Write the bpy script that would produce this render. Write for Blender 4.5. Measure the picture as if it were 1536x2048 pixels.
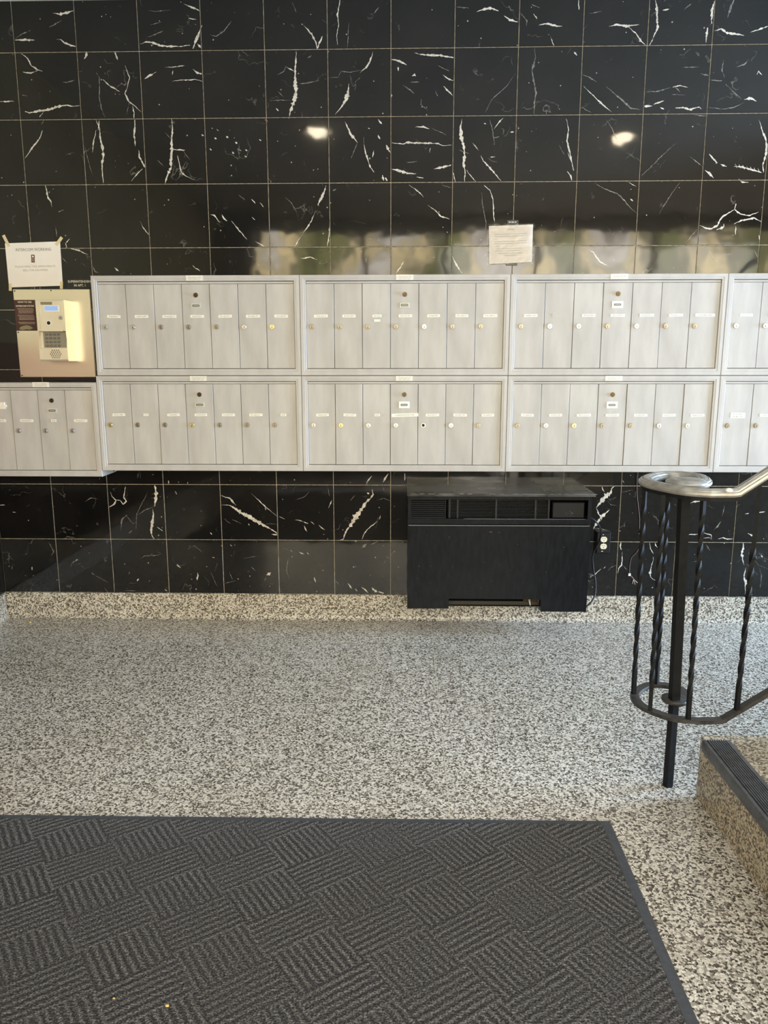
import bpy, math, random
from mathutils import Vector, Matrix, noise
random.seed(7)
sc = bpy.context.scene
for o in list(bpy.data.objects): bpy.data.objects.remove(o)
col = sc.collection
PI = math.pi

# ------------------------------------------------------------ camera
CAM = Vector((0.07227, -4.04859, 1.38383))
CR = Vector((0.99965012, 0.02643945, -0.00077118))
CU = Vector((-0.00424871, 0.18927991, 0.98191398))
CF = Vector((-0.02610723, 0.98156715, -0.18932602))
FPX = 1538.0
cd = bpy.data.cameras.new('camera'); cam = bpy.data.objects.new('camera', cd); col.objects.link(cam)
cd.sensor_fit = 'HORIZONTAL'; cd.sensor_width = 36; cd.lens = 36 * FPX / 1536; cd.clip_start = 0.05
R_ = Matrix((CR, CU, -CF)).transposed()
cam.matrix_world = Matrix.Translation(CAM) @ R_.to_4x4()
sc.camera = cam
def ray(px, py): return CF + CR * ((px - 768) / FPX) - CU * ((py - 1024) / FPX)
def at_y(px, py, Y=0.0):
    d = ray(px, py); return CAM + d * ((Y - CAM.y) / d.y)
def at_z(px, py, Z=0.0):
    d = ray(px, py); return CAM + d * ((Z - CAM.z) / d.z)

# ------------------------------------------------------------ exposure, world, lights
sc.view_settings.view_transform = 'Standard'; sc.view_settings.look = 'None'
sc.view_settings.exposure = 0.68; sc.view_settings.gamma = 1.0
try: sc.view_settings.use_curve_mapping = False
except Exception: pass
sc.cycles.use_denoising = True
sc.cycles.max_bounces = 8; sc.cycles.diffuse_bounces = 4; sc.cycles.glossy_bounces = 4
sc.cycles.transparent_max_bounces = 12; sc.cycles.sample_clamp_indirect = 8
sc.cycles.caustics_reflective = False; sc.cycles.caustics_refractive = False

SKY_UP = (0.93, 0.92, 1.0); SKY_STR = 5.3
HORIZON_STR = 6.2; GROUND = (2.1, 1.8, 1.5)
w = bpy.data.worlds.new('street_daylight'); sc.world = w; w.use_nodes = True
nt = w.node_tree; nt.nodes.clear()
def N(nt, t, **k):
    n = nt.nodes.new(t)
    for a, b in k.items():
        if a.startswith('i_'):
            key = a[2:]; key = int(key) if key.isdigit() else key.replace('_', ' ')
            n.inputs[key].default_value = b
        else: setattr(n, a, b)
    return n
def ramp(nt, stops, interp='LINEAR'):
    n = nt.nodes.new('ShaderNodeValToRGB'); e = n.color_ramp.elements
    n.color_ramp.interpolation = interp
    while len(e) > 1: e.remove(e[-1])
    e[0].position = stops[0][0]; c = stops[0][1]; e[0].color = (*c, 1) if len(c) == 3 else c
    for p, c in stops[1:]:
        x = e.new(p); x.color = (*c, 1) if len(c) == 3 else c
    return n
L = nt.links.new
tc = N(nt, 'ShaderNodeTexCoord'); sep = N(nt, 'ShaderNodeSeparateXYZ'); L(tc.outputs['Generated'], sep.inputs[0])
mp = N(nt, 'ShaderNodeMapping'); mp.inputs['Scale'].default_value = (14, 14, 8); L(tc.outputs['Generated'], mp.inputs[0])
nz = N(nt, 'ShaderNodeTexNoise', i_Scale=1.0, i_Detail=3.0, i_Roughness=0.5); L(mp.outputs[0], nz.inputs['Vector'])
band = ramp(nt, [(0.36, (0.08, 0.08, 0.05)), (0.44, (0.42, 0.40, 0.14)), (0.475, (0.16, 0.15, 0.10)), (0.51, (0.66, 0.53, 0.33)), (0.545, (1.75, 1.30, 0.66)), (0.575, (0.50, 0.41, 0.26)), (0.62, (1.4, 1.22, 1.1)), (0.68, (0.5, 0.38, 0.30)), (0.76, (1.6, 1.4, 1.2))])
L(nz.outputs['Fac'], band.inputs[0])
bs = N(nt, 'ShaderNodeVectorMath', operation='SCALE'); bs.inputs['Scale'].default_value = HORIZON_STR; L(band.outputs[0], bs.inputs[0])
skyv = N(nt, 'ShaderNodeRGB'); skyv.outputs[0].default_value = (*[c * SKY_STR for c in SKY_UP], 1)
gv = N(nt, 'ShaderNodeRGB'); gv.outputs[0].default_value = (*GROUND, 1)
m1 = N(nt, 'ShaderNodeMapRange', i_1=0.24, i_2=0.42); L(sep.outputs['Z'], m1.inputs[0])
m2 = N(nt, 'ShaderNodeMapRange', i_1=-0.05, i_2=0.0); L(sep.outputs['Z'], m2.inputs[0])
x1 = N(nt, 'ShaderNodeMix', data_type='RGBA'); L(m1.outputs[0], x1.inputs[0]); L(bs.outputs[0], x1.inputs[6]); L(skyv.outputs[0], x1.inputs[7])
x2 = N(nt, 'ShaderNodeMix', data_type='RGBA'); L(m2.outputs[0], x2.inputs[0]); L(gv.outputs[0], x2.inputs[6]); L(x1.outputs[2], x2.inputs[7])
bg = N(nt, 'ShaderNodeBackground'); L(x2.outputs[2], bg.inputs[0]); wo = N(nt, 'ShaderNodeOutputWorld'); L(bg.outputs[0], wo.inputs[0])
w.cycles.sampling_method = 'MANUAL'; w.cycles.sample_map_resolution = 512

# room numbers
XL, XR, YF, ZC = -2.135, 5.2, -5.7, 3.097
HEAD = 2.98
def portal(name, loc, rot, sx, sy):
    l = bpy.data.lights.new(name, 'AREA'); l.shape = 'RECTANGLE'; l.size = sx; l.size_y = sy
    l.cycles.is_portal = True
    o = bpy.data.objects.new(name, l); col.objects.link(o); o.location = loc; o.rotation_euler = rot
portal('entrance_portal', ((XL + XR) / 2, YF - 0.08, HEAD / 2), (PI / 2, 0, 0), XR - XL, HEAD)
portal('passage_portal', (XR + 0.08, -0.85, 1.1), (PI / 2, 0, PI / 2), 1.5, 2.0)
# cool daylight that comes in by the passage window at the right
dl = bpy.data.lights.new('passage_daylight', 'AREA'); dl.shape = 'RECTANGLE'; dl.size = 1.4; dl.size_y = 1.9
dl.energy = 430; dl.color = (0.45, 0.66, 1.0)
do = bpy.data.objects.new('passage_daylight', dl); col.objects.link(do)
do.location = (XR + 0.3, -0.85, 1.1); do.rotation_euler = (PI / 2, 0, PI / 2)
# daylight through the glazed entrance
el = bpy.data.lights.new('entrance_daylight', 'AREA'); el.shape = 'RECTANGLE'; el.size = 4.0; el.size_y = 2.3
el.energy = 100; el.color = (1.0, 0.93, 0.84)
eo = bpy.data.objects.new('entrance_daylight', el); col.objects.link(eo)
eo.location = (2.5, YF - 0.5, 1.7); eo.rotation_euler = (PI / 2, 0, 0)
eo.visible_glossy = True

# ------------------------------------------------------------ materials
MATS = {}
def principled(name, base=(0.5, 0.5, 0.5), rough=0.5, metal=0.0, spec=0.5, ior=1.45, emit=None, es=0):
    m = bpy.data.materials.new(name); m.use_nodes = True
    b = m.node_tree.nodes['Principled BSDF']
    b.inputs['Base Color'].default_value = (*base, 1); b.inputs['Roughness'].default_value = rough
    b.inputs['Metallic'].default_value = metal; b.inputs['Specular IOR Level'].default_value = spec
    b.inputs['IOR'].default_value = ior
    if emit: b.inputs['Emission Color'].default_value = (*emit, 1); b.inputs['Emission Strength'].default_value = es
    MATS[name] = m
    return m, m.node_tree, b
def noisy(name, c0, c1, scale=30, rough=0.5, metal=0.0, stretch=(1, 1, 1), bump=0.0, spec=0.5, r1=None, detail=4, lo=0.35, hi=0.65):
    m, nt, b = principled(name, c0, rough, metal, spec)
    t = N(nt, 'ShaderNodeTexCoord'); mp = N(nt, 'ShaderNodeMapping'); mp.inputs['Scale'].default_value = stretch
    nt.links.new(t.outputs['Object'], mp.inputs[0])
    z = N(nt, 'ShaderNodeTexNoise', i_Scale=scale, i_Detail=float(detail)); nt.links.new(mp.outputs[0], z.inputs['Vector'])
    r = ramp(nt, [(lo, c0), (hi, c1)]); nt.links.new(z.outputs['Fac'], r.inputs[0]); nt.links.new(r.outputs[0], b.inputs['Base Color'])
    if r1 is not None:
        mr = N(nt, 'ShaderNodeMapRange', i_1=0.3, i_2=0.7, i_3=rough, i_4=r1); nt.links.new(z.outputs['Fac'], mr.inputs[0]); nt.links.new(mr.outputs[0], b.inputs['Roughness'])
    if bump:
        bp = N(nt, 'ShaderNodeBump', i_Strength=bump, i_Distance=0.002); nt.links.new(z.outputs['Fac'], bp.inputs['Height']); nt.links.new(bp.outputs[0], b.inputs['Normal'])
    return m

# polished black marble with fine white flecks and hairlines
m, nt, b = principled('black_marble', (0.01, 0.01, 0.01), 0.055, 0, 0.5, 1.50)
l = nt.links.new
t = N(nt, 'ShaderNodeTexCoord')
at = N(nt, 'ShaderNodeAttribute', attribute_name='tile_id')
ofs = N(nt, 'ShaderNodeVectorMath', operation='ADD'); l(t.outputs['Object'], ofs.inputs[0]); l(at.outputs['Vector'], ofs.inputs[1])
nb = N(nt, 'ShaderNodeTexNoise', i_Scale=3.0, i_Detail=3.0); l(ofs.outputs[0], nb.inputs['Vector'])
base = ramp(nt, [(0.3, (0.0040, 0.0036, 0.0034)), (0.7, (0.011, 0.0095, 0.0085))]); l(nb.outputs['Fac'], base.inputs[0])
# hairline veins: thin level lines of a warped noise, present only in patches
nv = N(nt, 'ShaderNodeTexNoise', i_Scale=5.0, i_Detail=4.0, i_Roughness=0.5, i_Distortion=0.2); l(ofs.outputs[0], nv.inputs['Vector'])
sub = N(nt, 'ShaderNodeMath', operation='SUBTRACT', i_1=0.5); l(nv.outputs['Fac'], sub.inputs[0])
ab = N(nt, 'ShaderNodeMath', operation='ABSOLUTE'); l(sub.outputs[0], ab.inputs[0])
line = N(nt, 'ShaderNodeMapRange', i_1=0.0, i_2=0.007, i_3=1.0, i_4=0.0); l(ab.outputs[0], line.inputs[0])
pm = N(nt, 'ShaderNodeTexNoise', i_Scale=9.0, i_Detail=2.0); l(ofs.outputs[0], pm.inputs['Vector'])
pr = N(nt, 'ShaderNodeMapRange', i_1=0.56, i_2=0.70, i_3=0.0, i_4=0.22); l(pm.outputs['Fac'], pr.inputs[0])
lm = N(nt, 'ShaderNodeMath', operation='MULTIPLY'); l(line.outputs[0], lm.inputs[0]); l(pr.outputs[0], lm.inputs[1])
# specks
vo = N(nt, 'ShaderNodeTexVoronoi', i_Scale=46.0); l(ofs.outputs[0], vo.inputs['Vector'])
cs = N(nt, 'ShaderNodeSeparateColor'); l(vo.outputs['Color'], cs.inputs[0])
thr = N(nt, 'ShaderNodeMapRange', i_1=0.86, i_2=1.0, i_3=0.0, i_4=0.17); l(cs.outputs[0], thr.inputs[0])
sp = N(nt, 'ShaderNodeMath', operation='LESS_THAN'); l(vo.outputs['Distance'], sp.inputs[0]); l(thr.outputs[0], sp.inputs[1])
s2 = N(nt, 'ShaderNodeMath', operation='MULTIPLY', i_1=0.55); l(sp.outputs[0], s2.inputs[0])
# clouded grey scuffs
cl = N(nt, 'ShaderNodeTexNoise', i_Scale=22.0, i_Detail=6.0, i_Roughness=0.75); l(ofs.outputs[0], cl.inputs['Vector'])
cr = N(nt, 'ShaderNodeMapRange', i_1=0.64, i_2=0.82, i_3=0.0, i_4=0.10); l(cl.outputs['Fac'], cr.inputs[0])
mx = N(nt, 'ShaderNodeMath', operation='MAXIMUM'); l(lm.outputs[0], mx.inputs[0]); l(s2.outputs[0], mx.inputs[1])
mx2 = N(nt, 'ShaderNodeMath', operation='MAXIMUM'); l(mx.outputs[0], mx2.inputs[0]); l(cr.outputs[0], mx2.inputs[1])
mixc = N(nt, 'ShaderNodeMix', data_type='RGBA'); l(mx2.outputs[0], mixc.inputs[0]); l(base.outputs[0], mixc.inputs[6]); mixc.inputs[7].default_value = (0.62, 0.58, 0.52, 1)
l(mixc.outputs[2], b.inputs['Base Color'])
wv = N(nt, 'ShaderNodeTexNoise', i_Scale=5.0, i_Detail=2.0); l(ofs.outputs[0], wv.inputs['Vector'])
bp = N(nt, 'ShaderNodeBump', i_Strength=0.25, i_Distance=0.004); l(wv.outputs['Fac'], bp.inputs['Height']); l(bp.outputs[0], b.inputs['Normal'])
b.inputs['Coat Weight'].default_value = 0.07; b.inputs['Coat Roughness'].default_value = 0.20

noisy('white_vein', (0.50, 0.46, 0.40), (0.74, 0.70, 0.64), scale=60, rough=0.12)
noisy('faint_vein', (0.10, 0.095, 0.085), (0.30, 0.28, 0.25), scale=70, rough=0.12)
noisy('grout', (0.30, 0.26, 0.19), (0.58, 0.52, 0.42), scale=60, rough=0.8)

def terrazzo(name, tint=(1, 1, 1), s=150.0, rough=0.22):
    m, nt, b = principled(name, (0.5, 0.5, 0.5), rough, 0, 0.5)
    l = nt.links.new
    t = N(nt, 'ShaderNodeTexCoord')
    wn = N(nt, 'ShaderNodeTexNoise', i_Scale=90.0, i_Detail=1.0); l(t.outputs['Object'], wn.inputs['Vector'])
    ws = N(nt, 'ShaderNodeVectorMath', operation='SCALE'); ws.inputs['Scale'].default_value = 0.010; l(wn.outputs['Color'], ws.inputs[0])
    wa = N(nt, 'ShaderNodeVectorMath', operation='ADD'); l(t.outputs['Object'], wa.inputs[0]); l(ws.outputs[0], wa.inputs[1])
    v = N(nt, 'ShaderNodeTexVoronoi', i_Scale=s); l(wa.outputs[0], v.inputs['Vector'])
    sc_ = N(nt, 'ShaderNodeSeparateColor'); l(v.outputs['Color'], sc_.inputs[0])
    T = lambda c: tuple(c[i] * tint[i] for i in range(3))
    r = ramp(nt, [(0.0, T((0.06, 0.052, 0.042))), (0.19, T((0.14, 0.125, 0.105))), (0.33, T((0.38, 0.36, 0.325))), (0.46, T((0.62, 0.595, 0.55))), (0.60, T((0.84, 0.815, 0.77))), (0.85, T((0.93, 0.91, 0.86)))], 'CONSTANT')
    l(sc_.outputs[0], r.inputs[0])
    # cement between the chips
    v2 = N(nt, 'ShaderNodeTexVoronoi', feature='DISTANCE_TO_EDGE', i_Scale=s); l(wa.outputs[0], v2.inputs['Vector'])
    e = N(nt, 'ShaderNodeMapRange', i_1=0.02, i_2=0.10, i_3=0.75, i_4=0.0); l(v2.outputs['Distance'], e.inputs[0])
    mc = N(nt, 'ShaderNodeMix', data_type='RGBA'); l(e.outputs[0], mc.inputs[0]); l(r.outputs[0], mc.inputs[6]); mc.inputs[7].default_value = (*T((0.34, 0.315, 0.275)), 1)
    # broad wear and dirt
    dn = N(nt, 'ShaderNodeTexNoise', i_Scale=1.6, i_Detail=5.0, i_Roughness=0.6); l(t.outputs['Object'], dn.inputs['Vector'])
    dr = ramp(nt, [(0.3, (0.86, 0.83, 0.78)), (0.7, (1.0, 1.0, 1.0))]); l(dn.outputs['Fac'], dr.inputs[0])
    mm = N(nt, 'ShaderNodeMix', data_type='RGBA', blend_type='MULTIPLY'); mm.inputs[0].default_value = 1; l(mc.outputs[2], mm.inputs[6]); l(dr.outputs[0], mm.inputs[7])
    l(mm.outputs[2], b.inputs['Base Color'])
    rr = N(nt, 'ShaderNodeMapRange', i_1=0.3, i_2=0.7, i_3=rough + 0.10, i_4=rough); l(dn.outputs['Fac'], rr.inputs[0]); l(rr.outputs[0], b.inputs['Roughness'])
    return m
terrazzo('terrazzo_floor', (1.0, 0.965, 0.92), 168, 0.2)
terrazzo('terrazzo_base', (0.92, 0.88, 0.81), 168, 0.35)
terrazzo('terrazzo_step', (0.85, 0.755, 0.60), 168, 0.3)
principled('seam_strip', (0.62, 0.56, 0.44), 0.4)

noisy('mailbox_paint', (0.475, 0.455, 0.445), (0.55, 0.53, 0.52), scale=3.2, rough=0.50, stretch=(3.0, 3.0, 0.8), spec=0.25, r1=0.42)
noisy('mailbox_door_paint', (0.46, 0.440, 0.428), (0.555, 0.535, 0.52), scale=3.0, rough=0.50, stretch=(5.0, 5.0, 1.2), spec=0.25, r1=0.40)
MATS['mailbox_door_paint'].node_tree.nodes['Principled BSDF'].inputs['Metallic'].default_value = 0.0
principled('dark_gap', (0.02, 0.02, 0.02), 0.8)
principled('lock_steel', (0.55, 0.54, 0.53), 0.38, 1.0)
principled('lock_brass', (0.33, 0.295, 0.24), 0.42, 1.0)
principled('lock_gold', (0.66, 0.56, 0.30), 0.38, 1.0)
principled('lock_bronze', (0.10, 0.07, 0.04), 0.35, 1.0)
principled('keyway', (0.01, 0.01, 0.01), 0.6)
noisy('slip_paper', (0.80, 0.78, 0.71), (0.92, 0.90, 0.84), scale=90, rough=0.55)
noisy('slip_ink', (0.28, 0.27, 0.25), (0.5, 0.49, 0.46), scale=200, rough=0.6)
principled('slip_holder', (0.48, 0.475, 0.46), 0.3)
principled('badge_dark', (0.12, 0.12, 0.10), 0.4)
principled('badge_plate', (0.56, 0.55, 0.50), 0.35)
principled('badge_white', (0.90, 0.90, 0.87), 0.4)
noisy('label_paper', (0.70, 0.68, 0.62), (0.88, 0.86, 0.79), scale=120, rough=0.6)

noisy('black_painted_wood', (0.003, 0.0036, 0.005), (0.007, 0.0085, 0.012), scale=14, rough=0.28, r1=0.36, bump=0.0, stretch=(4, 1, 1), spec=0.2)
noisy('black_lid_gloss', (0.012, 0.012, 0.013), (0.11, 0.105, 0.10), scale=5, rough=0.22, r1=0.36, bump=0.05, lo=0.42, hi=0.7)
principled('scuffed_edge', (0.20, 0.20, 0.20), 0.5)
principled('black_plastic', (0.009, 0.009, 0.010), 0.42, 0, 0.3)
principled('grille_plastic', (0.022, 0.022, 0.023), 0.5, 0, 0.3)
principled('dusty_interior', (0.05, 0.045, 0.035), 0.9)
principled('rust_brown', (0.10, 0.045, 0.015), 0.8)
principled('cream_plastic', (0.82, 0.77, 0.60), 0.35)
principled('white_wire', (0.75, 0.74, 0.72), 0.5)
principled('brown_wire', (0.13, 0.075, 0.06), 0.5)
noisy('black_iron', (0.007, 0.0075, 0.009), (0.014, 0.014, 0.014), scale=40, rough=0.55, r1=0.7, bump=0.2, spec=0.18)
noisy('worn_iron', (0.02, 0.019, 0.018), (0.05, 0.045, 0.04), scale=50, rough=0.35, r1=0.6, bump=0.25)
noisy('handrail_metal', (0.30, 0.29, 0.27), (0.43, 0.42, 0.40), scale=35, rough=0.38, metal=0.45, r1=0.5)
noisy('nosing_rubber', (0.075, 0.079, 0.088), (0.12, 0.125, 0.138), scale=40, rough=0.45)
noisy('nosing_groove', (0.008, 0.008, 0.009), (0.015, 0.015, 0.016), scale=40, rough=0.6)
noisy('mat_border', (0.060, 0.063, 0.072), (0.080, 0.083, 0.094), scale=60, rough=0.5)
noisy('steel_plate', (0.90, 0.81, 0.66), (0.94, 0.85, 0.70), scale=2, rough=0.26, metal=1.0, r1=0.32)
noisy('intercom_metal', (0.78, 0.71, 0.57), (0.86, 0.79, 0.64), scale=8, rough=0.36, metal=0.35, r1=0.4)
principled('keypad_recess', (0.34, 0.32, 0.27), 0.45, 0.5)
principled('key_dark', (0.17, 0.16, 0.14), 0.4)
principled('hole_dark', (0.008, 0.007, 0.006), 0.5)
principled('lcd_blue', (0.25, 0.38, 0.68), 0.25, emit=(0.35, 0.50, 0.9), es=0.25)
principled('badge_olive', (0.25, 0.22, 0.14), 0.4)
noisy('brown_plate', (0.055, 0.022, 0.016), (0.085, 0.036, 0.028), scale=20, rough=0.3)
principled('plate_ink', (0.50, 0.38, 0.33), 0.5)
noisy('sign_paper', (0.82, 0.78, 0.76), (0.89, 0.85, 0.83), scale=6, rough=0.6, bump=0.05)
principled('sign_ink', (0.22, 0.18, 0.17), 0.7)
principled('soft_ink', (0.42, 0.39, 0.38), 0.7)
principled('icon_brown', (0.12, 0.045, 0.035), 0.6)
principled('masking_tape', (0.70, 0.60, 0.36), 0.6)
principled('black_plaque', (0.02, 0.021, 0.019), 0.25)
principled('plaque_letters', (0.62, 0.59, 0.50), 0.4)
noisy('ceiling_paint', (0.74, 0.69, 0.58), (0.80, 0.75, 0.64), scale=4, rough=0.9)
noisy('wall_paint', (0.50, 0.46, 0.40), (0.56, 0.51, 0.45), scale=4, rough=0.8)
noisy('cream_paint', (0.46, 0.37, 0.20), (0.52, 0.42, 0.24), scale=4, rough=0.6)
noisy('salmon_paint', (0.27, 0.135, 0.085), (0.32, 0.16, 0.10), scale=4, rough=0.6)
noisy('dark_door_frame', (0.40, 0.38, 0.34), (0.46, 0.44, 0.40), scale=8, rough=0.4)
principled('crumb', (0.75, 0.52, 0.20), 0.6)
principled('lamp_dome', (0.9, 0.85, 0.7), 0.4, emit=(1.0, 0.86, 0.62), es=20)
principled('lamp_rim', (0.6, 0.5, 0.3), 0.3, 1.0)

def transparent_mix(name, color, rough, fac, bump=0.0, bscale=40):
    m = bpy.data.materials.new(name); m.use_nodes = True; nt = m.node_tree; nt.nodes.clear()
    tr = N(nt, 'ShaderNodeBsdfTransparent'); tr.inputs[0].default_value = (*color, 1)
    gl = N(nt, 'ShaderNodeBsdfGlossy'); gl.inputs['Roughness'].default_value = rough; gl.inputs['Color'].default_value = (1, 1, 1, 1)
    fr = N(nt, 'ShaderNodeLayerWeight', i_Blend=fac); mx = N(nt, 'ShaderNodeMixShader')
    nt.links.new(fr.outputs['Fresnel'], mx.inputs[0]); nt.links.new(tr.outputs[0], mx.inputs[1]); nt.links.new(gl.outputs[0], mx.inputs[2])
    if bump:
        t = N(nt, 'ShaderNodeTexCoord'); z = N(nt, 'ShaderNodeTexNoise', i_Scale=bscale, i_Detail=3.0, i_Distortion=1.5); nt.links.new(t.outputs['Object'], z.inputs['Vector'])
        bp = N(nt, 'ShaderNodeBump', i_Strength=bump, i_Distance=0.01); nt.links.new(z.outputs['Fac'], bp.inputs['Height']); nt.links.new(bp.outputs[0], gl.inputs['Normal']); nt.links.new(bp.outputs[0], fr.inputs['Normal'])
    o = N(nt, 'ShaderNodeOutputMaterial'); nt.links.new(mx.outputs[0], o.inputs[0]); MATS[name] = m
transparent_mix('window_glass', (0.94, 0.96, 0.95), 0.0, 0.25)
transparent_mix('plastic_sleeve', (0.97, 0.97, 0.97), 0.12, 0.22, bump=0.0)

# entrance mat: ribs laid in blocks at right angles, like parquet
m, nt, b = principled('mat_pile', (0.05, 0.05, 0.05), 0.85, 0, 0.2)
l = nt.links.new
t = N(nt, 'ShaderNodeTexCoord')
wn = N(nt, 'ShaderNodeTexNoise', i_Scale=45.0, i_Detail=2.0); l(t.outputs['Object'], wn.inputs['Vector'])
ws = N(nt, 'ShaderNodeVectorMath', operation='SCALE'); ws.inputs['Scale'].default_value = 0.010; l(wn.outputs['Color'], ws.inputs[0])
wa = N(nt, 'ShaderNodeVectorMath', operation='ADD'); l(t.outputs['Object'], wa.inputs[0]); l(ws.outputs[0], wa.inputs[1])
mp = N(nt, 'ShaderNodeMapping'); mp.inputs['Rotation'].default_value = (0, 0, math.radians(-36)); l(wa.outputs[0], mp.inputs[0])
se = N(nt, 'ShaderNodeSeparateXYZ'); l(mp.outputs[0], se.inputs[0])
B = 0.135
def mth(op, a, bb=None):
    n = N(nt, 'ShaderNodeMath', operation=op)
    for i, v in enumerate((a, bb)):
        if v is None: continue
        if isinstance(v, (int, float)): n.inputs[i].default_value = v
        else: l(v, n.inputs[i])
    return n.outputs[0]
fx = mth('FLOOR', mth('DIVIDE', se.outputs['X'], B * 1.35)); fy = mth('FLOOR', mth('DIVIDE', se.outputs['Y'], B))
par = mth('PINGPONG', mth('ADD', fx, fy), 1.0)
par = mth('GREATER_THAN', par, 0.5)
NR = 2 * PI / (B / 7)
sx_ = mth('SINE', mth('MULTIPLY', se.outputs['X'], NR)); sy_ = mth('SINE', mth('MULTIPLY', se.outputs['Y'], NR))
hmix = N(nt, 'ShaderNodeMix', data_type='FLOAT'); l(par, hmix.inputs[0]); l(sy_, hmix.inputs[2]); l(sx_, hmix.inputs[3])
fn = N(nt, 'ShaderNodeTexNoise', i_Scale=210.0, i_Detail=2.0, i_Roughness=0.6); l(t.outputs['Object'], fn.inputs['Vector'])
pt = N(nt, 'ShaderNodeTexNoise', i_Scale=4.0, i_Detail=2.0); l(t.outputs['Object'], pt.inputs['Vector'])
amp = N(nt, 'ShaderNodeMapRange', i_1=0.3, i_2=0.7, i_3=0.3, i_4=0.8); l(pt.outputs['Fac'], amp.inputs[0])
h2 = mth('ADD', mth('MULTIPLY', hmix.outputs[0], amp.outputs[0]), mth('MULTIPLY', mth('SUBTRACT', fn.outputs['Fac'], 0.5), 6.5))
cr = ramp(nt, [(0.0, (0.030, 0.029, 0.029)), (0.40, (0.060, 0.058, 0.058)), (0.60, (0.135, 0.130, 0.127)), (0.82, (0.25, 0.24, 0.232)), (1.0, (0.40, 0.385, 0.37))])
l(mth('ADD', mth('MULTIPLY', h2, 0.26), 0.5), cr.inputs[0]); l(cr.outputs[0], b.inputs['Base Color'])
bp = N(nt, 'ShaderNodeBump', i_Strength=0.7, i_Distance=0.003); l(h2, bp.inputs['Height']); l(bp.outputs[0], b.inputs['Normal'])

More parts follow.
